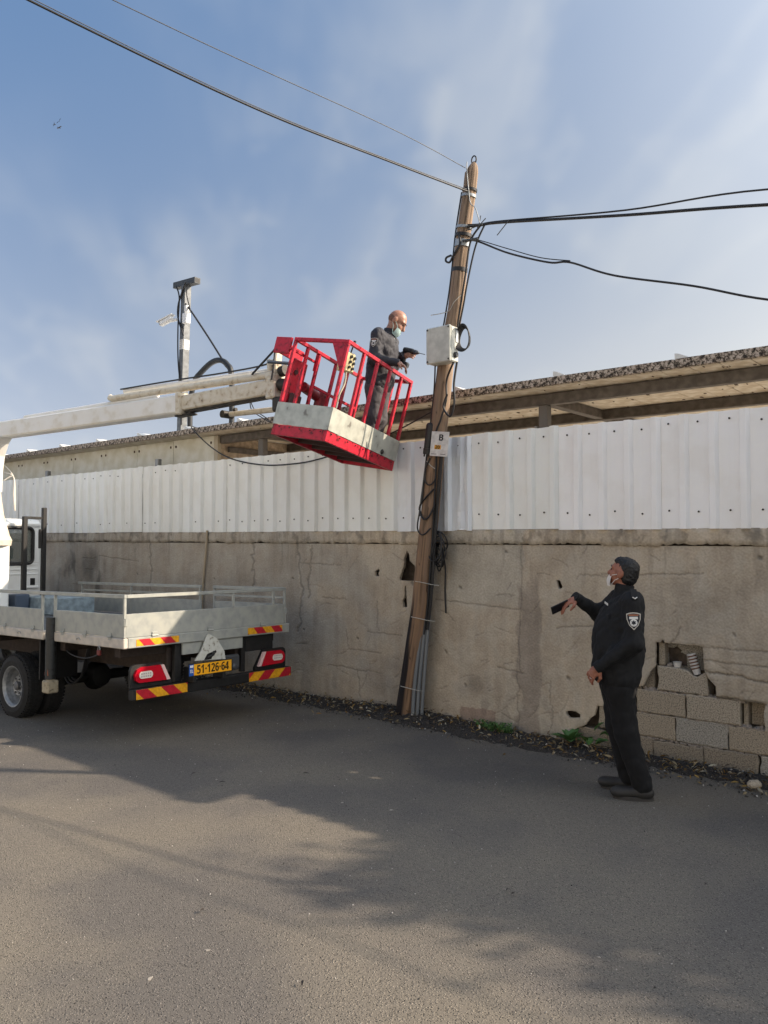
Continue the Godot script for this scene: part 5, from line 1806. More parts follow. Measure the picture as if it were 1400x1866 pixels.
	for a in [-0.12, -1.93]:
		prism(st, P2([[-0.041, 0.55], [-0.041, 2.2], [-0.10, 2.29], [-0.28, 2.315], [-0.42, 2.315], [-0.42, 1.5], [-1.75, 1.42], [-2.15, 1.25], [-2.22, 0.5]]), a, a + 0.03, Transform3D(Basis.IDENTITY, Vector3(-5.1, 0, 0)))
		prism(st, P2([[-1.05, 2.31], [-1.25, 2.22], [-1.75, 1.42], [-1.65, 1.42], [-1.18, 2.18], [-1.05, 2.24]]), a, a + 0.03, Transform3D(Basis.IDENTITY, Vector3(-5.1, 0, 0)))
	prism(st, P2([[-1.70, 1.42], [-2.12, 1.25], [-2.20, 0.5], [-1.70, 0.5]]), -1.899, -0.121, Transform3D(Basis.IDENTITY, Vector3(-5.1, 0, 0)))
	lb(st, 5.145, 0.125, 0.60, 6.79, 1.895, 0.66)
	var cab := add(t, "cab", st, cw)
	var win: Array = []
	for c in [[1.72, 2.10, 0.0], [0.52, 2.10, 1.0], [0.52, 1.72, 2.0], [1.72, 1.72, 3.0]]:
		for i in 6:
			var a: float = PI - (PI / 2 * (c[2] + i / 5.0))
			win.append([-(c[0] - 0.07 * cos(a)), c[1] + 0.07 * sin(a)])
	st = S()
	var loop: Array = []
	for v in win: loop.append(Vector3(-5.096, v[1], v[0]))
	loop.append(loop[0])
	tube(st, loop, 0.026, 8)
	add(cab, "window_seal", st, blk)
	var glass := mat("cab_glass", "59625f", 0.05)
	glass.transparency = BaseMaterial3D.TRANSPARENCY_ALPHA
	glass.albedo_color.a = 0.45
	st = S()
	prism(st, P2(win), -0.014, -0.010, rear_plane(5.1))
	add(cab, "rear_window", st, glass)
	st = S()
	prism(st, P2([[-1.24, 2.20], [-1.72, 1.425], [-1.71, 1.42], [-1.23, 2.195]]), -1.895, -0.125, Transform3D(Basis.IDENTITY, Vector3(-5.1, 0, 0)))
	add(cab, "windscreen", st, glass)
	for a in [0.3, 1.32]:
		st = S()
		lb(st, 5.35, a, 1.0, 5.47, a + 0.44, 1.66, 0.04)
		lb(st, 5.38, a + 0.11, 1.70, 5.46, a + 0.33, 1.90, 0.035)
		lb(st, 5.40, a + 0.2, 1.64, 5.42, a + 0.24, 1.72)
		lb(st, 5.40, a, 0.95, 5.95, a + 0.44, 1.1, 0.04)
		add(cab, "seat", st, mat("headrest", "15171a", 0.6))
	for y in [1.62, 1.55, 1.48]:
		st = S()
		lb(st, 5.092, 0.4, y, 5.104, 1.86, y + 0.022, 0.004)
		add(cab, "pressed_rib", st, cw)
	st = S()
	lb(st, 5.088, 1.76, 1.33, 5.104, 1.83, 1.43, 0.004)
	add(cab, "air_vent", st, blk)
	st = S()
	lb(st, 5.07, 1.62, 1.28, 5.12, 1.88, 1.31, 0.008)
	add(cab, "grab_handle", st, cw)
	st = S()
	tube(st, [L(5.092, 1.90, 0.6), L(5.092, 1.90, 1.95), L(5.10, 1.87, 2.12), L(5.2, 1.80, 2.29)], 0.012, 6)
	add(cab, "rain_channel", st, cw)
	# turret
	var cream := mat("turret_cream", "d3c8b8", 0.45, 0.0, ntex("worn2", 72, 0.02, [[0.12, Color(0.92, 0.90, 0.86)], [0.35, Color(0.985, 0.98, 0.97)], [0.8, Color(1, 1, 1)]], 256, 5), 1.0)
	st = S()
	box(st, L(4.2, 0.68, 1.40), Vector3(0.5, 1.02, 0.42), 0.02)
	add(t, "turret_column", st, cw)
	st = S()
	lathe(st, [[0.0, 1.89], [0.345, 1.89], [0.355, 1.96], [0.325, 2.02], [0.25, 2.30], [0.22, 2.50], [0.19, 2.72], [0.0, 2.72]], Transform3D(Basis.IDENTITY, L(4.2, 0.64, 0)), 28)
	add(t, "turret_skirt", st, cream)
	st = S()
	for k in 3: tube(st, curve([L(4.1, 0.86, 2.95 - 0.1 * k), L(4.05, 0.96, 2.80), L(4.05, 0.97 + 0.01 * k, 2.55), L(4.05, 0.99, 2.35)]), 0.008, 6)
	add(t, "turret_hose", st, mat("hose_pale", "c9c4ba", 0.5))
	boom(t, inv)
	basket(t, inv)

func boom(t: Node3D, inv: Transform3D) -> void:
	var b := Node3D.new()
	b.name = "boom"
	t.add_child(b)
	b.transform = inv
	var cream := mat("boom_white", "e6e5e1", 0.4, 0.0, ntex("worn2", 72, 0.02, []), 0.6)
	var worn := mat("boom_worn", "d3ccbd", 0.5, 0.0, ntex("worn3", 73, 0.02, [[0.12, Color(0.45, 0.38, 0.31)], [0.18, Color(0.84, 0.79, 0.72)], [0.4, Color(0.96, 0.945, 0.915)], [0.8, Color(1, 1, 1)]], 512, 6), 0.9)
	var dark := mat("boom_dark", "3b3733", 0.6, 0.3, grain("core_g", 0.6, 1.0, 0.04), 1.0)
	var A := Vector3(-11.9, 3.398, -5.06)
	var E := Vector3(-7.80, 3.475, -5.69)
	var F := Vector3(-6.42, 3.545, -5.90)
	var d := (E - A).normalized()
	var up := Vector3.UP
	var sidev := d.cross(up).normalized()       # away from the road
	var pt := func(l: float, s: float, h: float) -> Vector3: return E + d * l + sidev * s + up * h
	var st := S()
	bar(st, A, E, 0.20, 0.225, 0.02)
	add(b, "outer_section", st, cream)
	st = S()
	for k in 6:
		var c: Vector3 = pt.call(-3.7 + 0.235 * k, -0.1, 0.02)
		lathe(st, [[0.03, 0.0], [0.036, 0.004], [0.042, 0.0]], Transform3D(Basis(d, sidev, up) * Basis(Vector3.RIGHT, PI), c), 16)
	add(b, "pressed_ring", st, cream)
	st = S()
	bar(st, E + d * -0.3, F, 0.15, 0.175, 0.014)
	add(b, "inner_section", st, worn)
	st = S()
	bar(st, pt.call(-0.035, 0, 0), pt.call(0.03, 0, 0), 0.235, 0.26, 0.01)
	for s in [-0.07, 0.07]:
		lathe(st, [[0.026, 0.0], [0.026, 0.016], [0.0, 0.018]], Transform3D(Basis(d, -sidev, up), pt.call(0.0, -0.118, s)), 10)
	add(b, "wear_collar", st, worn)
	st = S()
	bar(st, pt.call(-0.1, 0.0, -0.135), pt.call(0.16, 0.0, -0.125), 0.12, 0.02, 0.004)
	bar(st, pt.call(0.05, 0, -0.10), F + Vector3(0, -0.10, 0), 0.10, 0.018, 0.003)
	add(b, "wear_strip", st, dark)
	# cylinders and tubes lying along the top
	st = S()
	tube(st, [Vector3(-10.75, 3.555, -5.22), Vector3(-8.80, 3.60, -5.52), Vector3(-8.2, 3.615, -5.60)], 0.026, 10)
	add(b, "hydraulic_tube", st, cream)
	st = S()
	tube(st, [Vector3(-9.02, 3.665, -5.46), Vector3(-8.98, 3.645, -5.47), Vector3(-6.42, 3.685, -5.88)], 0.042, 14)
	add(b, "hydraulic_cylinder", st, worn)
	st = S()
	tube(st, [Vector3(-8.85, 3.735, -5.56), Vector3(-6.40, 3.755, -5.98)], 0.03, 12)
	add(b, "hydraulic_cylinder", st, cream)
	st = S()
	tube(st, curve([Vector3(-8.88, 3.76, -5.52), Vector3(-8.0, 3.785, -5.68), Vector3(-7.2, 3.79, -5.8), Vector3(-6.6, 3.82, -5.9), Vector3(-6.42, 3.90, -5.9)]), 0.010, 6)
	tube(st, curve([Vector3(-6.7, 3.70, -5.78), Vector3(-6.45, 3.93, -5.86), Vector3(-6.40, 3.95, -5.85), Vector3(-6.36, 3.8, -5.8), Vector3(-6.38, 3.6, -5.78)]), 0.012, 6)
	add(b, "boom_hose", st, mat("hose_black"))
	# ram under the end of the boom
	st = S()
	tube(st, [Vector3(-7.30, 3.345, -5.98), Vector3(-6.25, 3.32, -6.02)], 0.032, 12)
	add(b, "levelling_ram", st, worn)
	st = S()
	tube(st, [Vector3(-7.36, 3.345, -6.05), Vector3(-7.36, 3.345, -5.90)], 0.045, 12)
	tube(st, [Vector3(-7.24, 3.39, -5.98), Vector3(-7.20, 3.39, -5.98)], 0.022, 8)
	add(b, "ram_eye", st, dark)
	st = S()
	for k in 2: tube(st, curve([F + Vector3(-0.45, -0.08, 0), Vector3(-6.95 + 0.05 * k, 3.36, -6.0), Vector3(-6.8 + 0.05 * k, 3.25, -6.05), Vector3(-6.7, 3.2, -6.05)]), 0.006, 5)
	add(b, "thin_wire", st, mat("hose_black"))
	# boom head
	st = S()
	bar(st, F + Vector3(-0.10, 0, 0), F + Vector3(0.05, 0.002, -0.005), 0.19, 0.26, 0.012)
	for s in [-0.06, 0.06]:
		for x in [-0.06, 0.015]:
			lathe(st, [[0.022, 0.0], [0.022, 0.016], [0.0, 0.018]], Transform3D(Basis(d, -sidev, up), F + Vector3(x, s, 0.098)), 10)
	box(st, F + Vector3(-0.08, 0.20, 0.0), Vector3(0.05, 0.22, 0.12), 0.01, Basis(Vector3(0, 0, 1), 0.1))
	box(st, F + Vector3(0.0, 0.25, 0.0), Vector3(0.05, 0.26, 0.10), 0.01, Basis(Vector3(0, 0, 1), -0.1))
	add(b, "head_plate", st, worn)
	st = S()
	tube(st, [F + Vector3(0.05, 0.02, 0), F + Vector3(0.30, -0.02, -0.02)], 0.07, 12)
	box(st, F + Vector3(0.10, -0.20, 0.0), Vector3(0.22, 0.16, 0.16), 0.02)
	tube(st, [F + Vector3(0.06, 0.16, 0), F + Vector3(0.14, 0.17, 0)], 0.06, 12)
	add(b, "head_joint", st, dark)
	# gusset where the boom turns down to the turret
	st = S()
	prism(st, P2([[-12.0, 3.31], [-11.12, 3.30], [-11.22, 3.22], [-11.33, 3.05], [-11.38, 2.85], [-11.40, 2.55], [-12.0, 2.55]]), -5.22, -5.02)
	add(b, "boom_gusset", st, cream)

# basket axes: u along its long side towards the pole, v across towards the boom, h up
func basket(t: Node3D, inv: Transform3D) -> void:
	var k := Node3D.new()
	k.name = "work_basket"
	t.add_child(k)
	var B := Basis.from_euler(Vector3(-0.172, -1.459, 0.161))
	k.transform = inv * Transform3D(B, Vector3(-5.230, 2.8154, -5.419))
	var rt := ntex("red_worn", 74, 0.03, [[0.16, Color(0.50, 0.46, 0.46)], [0.27, Color(0.84, 0.82, 0.82)], [0.5, Color(0.95, 0.94, 0.94)], [0.75, Color(1, 1, 1)]], 256, 5)
	var red := mat("basket_red", "bd1a33", 0.48, 0.0, rt, 1.6)
	var gp := mat("basket_grey", "b9bbb5", 0.45, 0.2, ntex("grey_worn", 75, 0.025, [[0.12, Color(0.66, 0.64, 0.62)], [0.26, Color(0.90, 0.90, 0.88)], [0.7, Color(1, 1, 0.98)]], 256, 5), 1.0)
	var q := func(u: float, v: float, h: float) -> Vector3: return Vector3(-u, h, v)
	var qb := func(st: SurfaceTool, u0: float, v0: float, h0: float, u1: float, v1: float, h1: float, ch := 0.003) -> void: span(st, q.call(u0, v0, h0), q.call(u1, v1, h1), ch)
	var st := S()
	var LL := 1.249
	var WW := 0.69
	# floor frame
	for e in [[0.0, 0.0, LL, 0.035], [0.0, WW - 0.035, LL, WW], [0.0, 0.037, 0.035, WW - 0.037], [LL - 0.035, 0.037, LL, WW - 0.037]]:
		st = S()
		qb.call(st, e[0], e[1], 0.0, e[2], e[3], 0.106)
		add(k, "floor_frame", st, red)
	st = S()
	qb.call(st, 0.036, 0.036, 0.075, LL - 0.036, WW - 0.036, 0.09)
	add(k, "floor_plate", st, mat("basket_floor", "2b2624", 0.7, 0.2, grain("core_g", 0.6, 1.0, 0.04), 2.0))
	for i in 5:
		st = S()
		qb.call(st, 0.15 + 0.235 * i, 0.037, 0.02, 0.18 + 0.235 * i, WW - 0.037, 0.073)
		add(k, "floor_bearer", st, mat("bearer", "3a2624", 0.7, 0.1))
	# toe boards
	for e in [[-0.004, -0.006, LL + 0.004, -0.001], [-0.006, 0.0, -0.001, WW], [-0.004, WW + 0.001, LL + 0.004, WW + 0.006], [LL + 0.001, 0.0, LL + 0.006, WW]]:
		st = S()
		qb.call(st, e[0], e[1], 0.108, e[2], e[3], 0.333, 0.001)
		add(k, "toe_board", st, gp)
	st = S()   # bolts along the lower strip
	for i in 9: box(st, q.call(0.07 + 0.139 * i, -0.004, 0.085), Vector3(0.012, 0.012, 0.014), 0.003)
	for i in 5: box(st, q.call(-0.004, 0.08 + 0.13 * i, 0.085), Vector3(0.014, 0.012, 0.012), 0.003)
	add(k, "bolts", st, mat("bolt_dark", "3b2a2a", 0.6), "stuff")
	# uprights
	var w := 0.032
	for p in [[0.016, 0.016], [0.30, 0.016], [0.55, 0.016], [0.80, 0.016], [1.03, 0.016], [LL - 0.016, 0.016], [0.016, WW - 0.016], [0.22, WW - 0.016], [0.42, WW - 0.016], [0.72, WW - 0.016], [0.95, WW - 0.016], [LL - 0.016, WW - 0.016], [LL - 0.016, 0.25], [LL - 0.016, 0.46]]:
		st = S()
		qb.call(st, p[0] - w / 2, p[1] - w / 2, 0.107, p[0] + w / 2, p[1] + w / 2, 0.972)
		add(k, "upright", st, red)
	for e in [[0.0, 0.0, LL, 0.036], [0.0, WW - 0.036, LL, WW], [0.0, 0.037, 0.036, WW - 0.037], [LL - 0.036, 0.037, LL, WW - 0.037]]:
		st = S()
		qb.call(st, e[0], e[1], 0.973, e[2], e[3], 1.01, 0.004)
		add(k, "top_rail", st, red)
	st = S()
	qb.call(st, 0.45, WW - 0.03, 0.62, LL, WW - 0.006, 0.65)
	add(k, "middle_rail", st, red)
	# gusset plates under the top rail of the near end
	st = S()
	prism(st, P2([[0.037, 0.972], [0.20, 0.972], [0.037, 0.70]]), 0.004, 0.010, Transform3D(Basis(Vector3(0, 0, 1), Vector3(0, 1, 0), Vector3(-1, 0, 0)), Vector3.ZERO))
	add(k, "gusset", st, red)
	# mount on the boom side: frame, slewing plate and arm
	st = S()
	qb.call(st, 0.0, WW + 0.008, 0.88, 0.44, WW + 0.032, 0.905)
	qb.call(st, 0.42, WW + 0.008, 0.80, 0.445, WW + 0.032, 1.0)
	qb.call(st, 0.0, WW + 0.034, 0.84, 0.03, WW + 0.24, 1.006)
	qb.call(st, 0.03, WW + 0.22, 0.86, 0.45, WW + 0.24, 1.0)
	add(k, "mount_frame", st, red)
	st = S()
	qb.call(st, 0.20, WW + 0.10, 0.12, 0.42, WW + 0.18, 0.86, 0.01)
	add(k, "mount_plate", st, red)
	st = S()
	qb.call(st, 0.23, WW + 0.05, 0.30, 0.39, WW + 0.098, 0.50, 0.01)
	for c in [[0.25, 0.72], [0.37, 0.2], [0.30, 0.4]]:
		tube(st, [q.call(c[0], WW + 0.10, c[1]), q.call(c[0], WW + 0.085, c[1])], 0.026, 10)
	tube(st, [q.call(0.27, WW + 0.07, 0.14), q.call(0.27, WW + 0.07, 0.26)], 0.04, 12)
	add(k, "slew_gear", st, mat("slew", "4a2a2b", 0.6, 0.2))
	st = S()
	tube(st, [q.call(0.42, WW + 0.10, 0.62), q.call(0.78, WW + 0.14, 0.60)], 0.055, 14)
	qb.call(st, 0.70, WW + 0.06, 0.20, 0.86, WW + 0.16, 0.66, 0.02)
	add(k, "slew_arm", st, mat("arm_red", "8e1f2c", 0.5, 0.0, rt, 1.5))
	st = S()
	tube(st, curve([q.call(0.48, WW + 0.05, 0.58), q.call(0.50, WW + 0.02, 0.42), q.call(0.58, WW + 0.02, 0.32), q.call(0.70, WW + 0.05, 0.36)]), 0.011, 6)
	tube(st, curve([q.call(0.40, WW + 0.05, 0.26), q.call(0.55, WW + 0.0, 0.24), q.call(0.66, WW + 0.02, 0.30)]), 0.012, 6)
	tube(st, curve([q.call(0.45, WW + 0.05, 0.20), q.call(0.56, WW + 0.0, 0.15), q.call(0.68, WW + 0.04, 0.26)]), 0.010, 6)
	add(k, "basket_hose", st, mat("hose_black"))
	st = S()
	tube(st, [q.call(0.02, WW + 0.30, 0.74), q.call(0.22, WW + 0.14, 0.80)], 0.017, 8)
	add(k, "hydraulic_line", st, mat("line_grey", "5c6874", 0.4, 0.5))
	# control panel in the near corner
	st = S()
	box(st, q.call(0.155, 0.10, 0.83), Vector3(0.15, 0.19, 0.11), 0.012, Basis(Vector3(0, 0, 1), -0.15))
	var cp := add(k, "control_box", st, mat("control_cream", "c9bd94", 0.5, 0.0, grain("core_g2", 0.8, 1.0, 0.04), 2.0))
	for i in 2:
		for j in 3:
			st = S()
			var c: Vector3 = q.call(0.185 - 0.055 * i + 0.012, 0.044, 0.885 - 0.052 * j)
			tube(st, [c + Vector3(0, 0, 0.002), c + Vector3(0, 0, -0.016)], 0.015, 10)
			add(cp, "button", st, mat("button", "1a1c1d", 0.4))
	st = S()
	tube(st, [q.call(0.19, 0.10, 0.92), q.call(0.20, 0.09, 1.06)], 0.008, 6)
	tube(st, [q.call(0.20, 0.09, 1.03), q.call(0.20, 0.09, 1.065)], 0.014, 8)
	add(cp, "joystick", st, mat("button"))
	st = S()
	tube(st, curve([q.call(0.15, 0.07, 0.74), q.call(0.16, 0.06, 0.62), q.call(0.12, 0.06, 0.48), q.call(0.14, 0.08, 0.34)]), 0.010, 6)
	add(cp, "control_cable", st, mat("cable_tan", "a39a86", 0.6))

# ---------------------------------------------------------------- people
func R(yaw: float, pitch: float, roll := 0.0) -> Basis: return Basis.from_euler(Vector3(deg_to_rad(pitch), deg_to_rad(yaw), deg_to_rad(roll)))

func limb(a: Vector3, b: Vector3, ra: float, rb: float) -> Array: return cap(a, b, ra, rb)

func mesh_of(prims: Array, cell: float, k: float, namp := 0.0, nfreq := 9.0, sd := 1) -> ArrayMesh: return merge([nets(prims, cell, k, namp, nfreq, sd)])

# J holds the joints in metres: forward is -z, right is +x
func figure(p: Node3D, J: Dictionary, hb: Basis, hl: Array, hr: Array, M: Dictionary) -> void:
	var belly: float = J.belly
	var hc: Vector3 = J.head
	var nk: Vector3 = J.neck
	# one continuous body
	var bones: Array = [cap(J.hip, J.waist, 0.10, 0.10), cap(J.waist, J.chest, 0.10, 0.11), cap(J.chest, nk, 0.08, 0.055), cap(nk, hc + hb * Vector3(0, -0.05, 0.02), 0.056, 0.054)]
	for s in ["l", "r"]:
		bones.append_array([cap(J.chest, J["sh_" + s], 0.07, 0.055), cap(J["sh_" + s], J["el_" + s], 0.045, 0.036), cap(J["el_" + s], J["wr_" + s], 0.036, 0.024), cap(J.hip, J["th_" + s], 0.09, 0.075), cap(J["th_" + s], J["kn_" + s], 0.07, 0.048), cap(J["kn_" + s], J["an_" + s], 0.046, 0.034)])
	var parts: Array = [nets(bones, 0.014, 0.03)]
	var hp := head(hc, hb, J.hs)
	hp.append(cap(nk + Vector3(0, 0.01, 0), hc + hb * Vector3(0, -0.05, 0.02), 0.054, 0.052))
	parts.append(nets(hp, 0.0045, 0.022))
	parts.append(nets(hl, 0.0042, 0.008))
	parts.append(nets(hr, 0.0042, 0.008))
	put(p, "body", merge(parts), M.skin)
	# eyes and brows
	var st := S()
	for s in [-1.0, 1.0]:
		lathe(st, [[0.0, -0.009], [0.006, -0.006], [0.009, 0.0], [0.006, 0.006], [0.0, 0.009]], Transform3D(hb, hc + hb * Vector3(0.031 * s, 0.008, -0.080) * J.hs), 10)
	add(p, "eyes", st, mat("eye", "241a16", 0.2))
	st = S()
	for s in [-1.0, 1.0]:
		tube(st, [hc + hb * Vector3(0.013 * s, 0.030, -0.098) * J.hs, hc + hb * Vector3(0.033 * s, 0.036, -0.092) * J.hs, hc + hb * Vector3(0.052 * s, 0.028, -0.076) * J.hs], 0.0055, 6, 0.003)
	add(p, "eyebrows", st, M.brow)
	# jacket
	var bk: float = J.get("bulk", 1.0)
	var jk: Array = []
	for s in [-1.0, 1.0]:
		var o := Vector3(s * 0.062, 0, 0)
		jk.append(cap(J.hem + o * 1.3, J.waist + o * 1.3, (0.122 + belly * 0.15) * bk, (0.12 + belly * 0.25) * bk))
		jk.append(cap(J.waist + o * 1.25, J.chest + o * 1.3, 0.118 * bk, 0.112 * bk))
	jk.append(ell(J.waist + Vector3(0, 0.06, -0.02 - belly * 0.5), Vector3(0.16, 0.26, 0.11 + belly * 0.42) * bk))
	jk.append(ell(J.hem + Vector3(0, 0.04, -0.02 - belly * 0.3), Vector3(0.165, 0.12, 0.115 + belly * 0.3) * bk))
	jk.append(ell(J.chest + Vector3(0, -0.05, -0.02), Vector3(0.175, 0.17, 0.125) * bk))
	jk.append(cap(J.sh_l, J.sh_r, 0.068, 0.068))
	jk.append(cap(J.chest + Vector3(0, 0.05, 0), nk + Vector3(0, -0.015, 0.005), 0.09, 0.068))
	for s in ["l", "r"]:
		jk.append_array([cap(J["sh_" + s], J["el_" + s], 0.076 * bk, 0.063 * bk), cap(J["el_" + s], J["wr_" + s], 0.061 * bk, 0.046)])
	put(p, "jacket", mesh_of(jk, 0.0115, 0.045, 0.010, 8.0, J.seed), M.jacket)
	# stand-up collar
	st = S()
	lathe(st, [[0.070, -0.03], [0.072, 0.0], [0.069, 0.035], [0.066, 0.037], [0.064, 0.0]], Transform3D(R(0, J.collar), nk), 20)
	add(p, "collar", st, M.jacket)
	for s in ["l", "r"]:
		st = S()
		var d: Vector3 = (J["wr_" + s] - J["el_" + s]).normalized()
		tube(st, [J["wr_" + s] - d * 0.01, J["wr_" + s] + d * 0.038], 0.046, 16, 0.043)
		add(p, "cuff", st, M.jacket)
	# trousers
	bk = 1.0 + (bk - 1.0) * 0.4
	var tr: Array = [ell(J.hip + Vector3(0, -0.0, 0.0), Vector3(0.165, 0.13, 0.128) * bk)]
	for s in ["l", "r"]:
		tr.append_array([cap(J.hip + Vector3((-0.07 if s == "l" else 0.07), -0.02, 0), J["th_" + s], 0.115 * bk, 0.112 * bk), cap(J["th_" + s], J["kn_" + s], 0.108 * bk, 0.083 * bk), cap(J["kn_" + s], J["an_" + s] + Vector3(0, 0.02, 0.005), 0.083 * bk, 0.072 * bk)])
	put(p, "trousers", mesh_of(tr, 0.0115, 0.04, 0.009, 7.0, J.seed + 1), M.trousers)
	for s in ["l", "r"]:
		var f: Basis = J["ft_" + s]
		var a: Vector3 = J["an_" + s]
		var fl := Vector3(a.x, J.floor, a.z)
		put(p, "shoe", mesh_of([cap(fl + f * Vector3(0, 0.055, 0.045), fl + f * Vector3(0, 0.050, -0.10), 0.043, 0.040), ell(fl + f * Vector3(0, 0.048, -0.160), Vector3(0.049, 0.043, 0.062), f), cap(a + Vector3(0, -0.03, 0), a + Vector3(0, 0.04, 0), 0.05, 0.052)], 0.007, 0.03), M.shoe)
		st = S()
		var o := PackedVector2Array()
		for i in 24:
			var t := TAU * i / 24
			o.append(Vector2(0.044 * cos(t) * (1.0 + 0.1 * sin(t)), 0.142 * sin(t) + 0.058))
		prism(st, o, 0.0, 0.026, Transform3D(f * Basis(Vector3.RIGHT, -PI / 2), fl))
		add(p, "shoe_sole", st, M.sole)

func shield(p: Node3D, at: Vector3, b: Basis, sc: float, officer_patch: bool) -> void:
	# sleeve badge: a shield with a pale border, a flag field and a round emblem
	var pts := [[-0.5, 0.5], [-0.25, 0.58], [0.0, 0.60], [0.25, 0.58], [0.5, 0.5], [0.48, 0.1], [0.32, -0.35], [0.0, -0.68], [-0.32, -0.35], [-0.48, 0.1]]
	var lay := func(k: float, z: float, key: String, hex: String, called: String, parent: Node, poly: Array) -> MeshInstance3D:
		var pp := PackedVector2Array()
		for v in poly: pp.append(Vector2(v[0], v[1]) * sc * k)
		var st := S()
		prism(st, pp, z, z + 0.0012, Transform3D(b, at))
		return add(parent, called, st, mat(key, hex, 0.7))
	var e := lay.call(1.0, 0.0, "patch_pale", "b9b3a8" if officer_patch else "8c8a88", "sleeve_badge", p, pts)
	lay.call(0.88, 0.0012, "patch_dark", "14151c", "badge_field", e, pts)
	lay.call(1.0, 0.0024, "patch_orange", "a5694a", "badge_title", e, [[-0.34, 0.36], [0.34, 0.36], [0.34, 0.44], [-0.34, 0.44]])
	lay.call(1.0, 0.0024, "patch_white", "cfcdc8", "badge_flag", e, [[-0.30, 0.10], [0.30, 0.10], [0.30, 0.28], [-0.30, 0.28]])
	var ring: Array = []
	for i in 18: ring.append([0.26 * cos(TAU * i / 18), -0.16 + 0.27 * sin(TAU * i / 18)])
	lay.call(1.0, 0.0036, "patch_white", "cfcdc8", "badge_emblem", e, ring)
	var star: Array = []
	for i in 12:
		var r := 0.20 if i % 2 == 0 else 0.11
		star.append([r * cos(TAU * i / 12 + PI / 6), -0.16 + r * sin(TAU * i / 12 + PI / 6)])
	lay.call(1.0, 0.0048, "patch_dark", "14151c", "badge_star", e, star)

func mask(p: Node3D, hc: Vector3, hb: Basis, hs: float, low: float, m: Material) -> void:
	var st := S()
	var g: Array = []
	for j in 6:
		for i in 9:
			var a := lerpf(-1.05, 1.05, i / 8.0)
			var y := lerpf(0.004, -0.082, j / 5.0) - low
			var bulge := 0.026 * cos(a) * sin(PI * clampf(j / 5.0 * 0.8 + 0.12, 0, 1))
			var r := 0.080 + bulge * 0.75 + 0.0015 * (j % 2)
			g.append(hc + hb * Vector3(sin(a) * (0.070 + bulge * 0.4), y + 0.01 * absf(sin(a)), -0.015 - cos(a) * r) * hs)
	st.set_smooth_group(0)
	for j in 5:
		for i in 8: oquad(st, g[j * 9 + i], g[j * 9 + i + 1], g[j * 9 + i + 10], g[j * 9 + i + 9], hc)
	for s in [0, 8]:
		var sx := -1.0 if s == 0 else 1.0
		var ear: Vector3 = hc + hb * Vector3(0.083 * sx, 0.0, 0.022) * hs
		tube(st, [g[s], (g[s] + ear) * 0.5 + hb * Vector3(0.004 * sx, 0, 0), ear], 0.0028, 5)
		tube(st, [g[5 * 9 + s], (g[5 * 9 + s] + ear) * 0.5 + hb * Vector3(0.006 * sx, 0, 0), ear - hb * Vector3(0, 0.03, 0) * hs], 0.0028, 5)
	add(p, "face_mask", st, m)

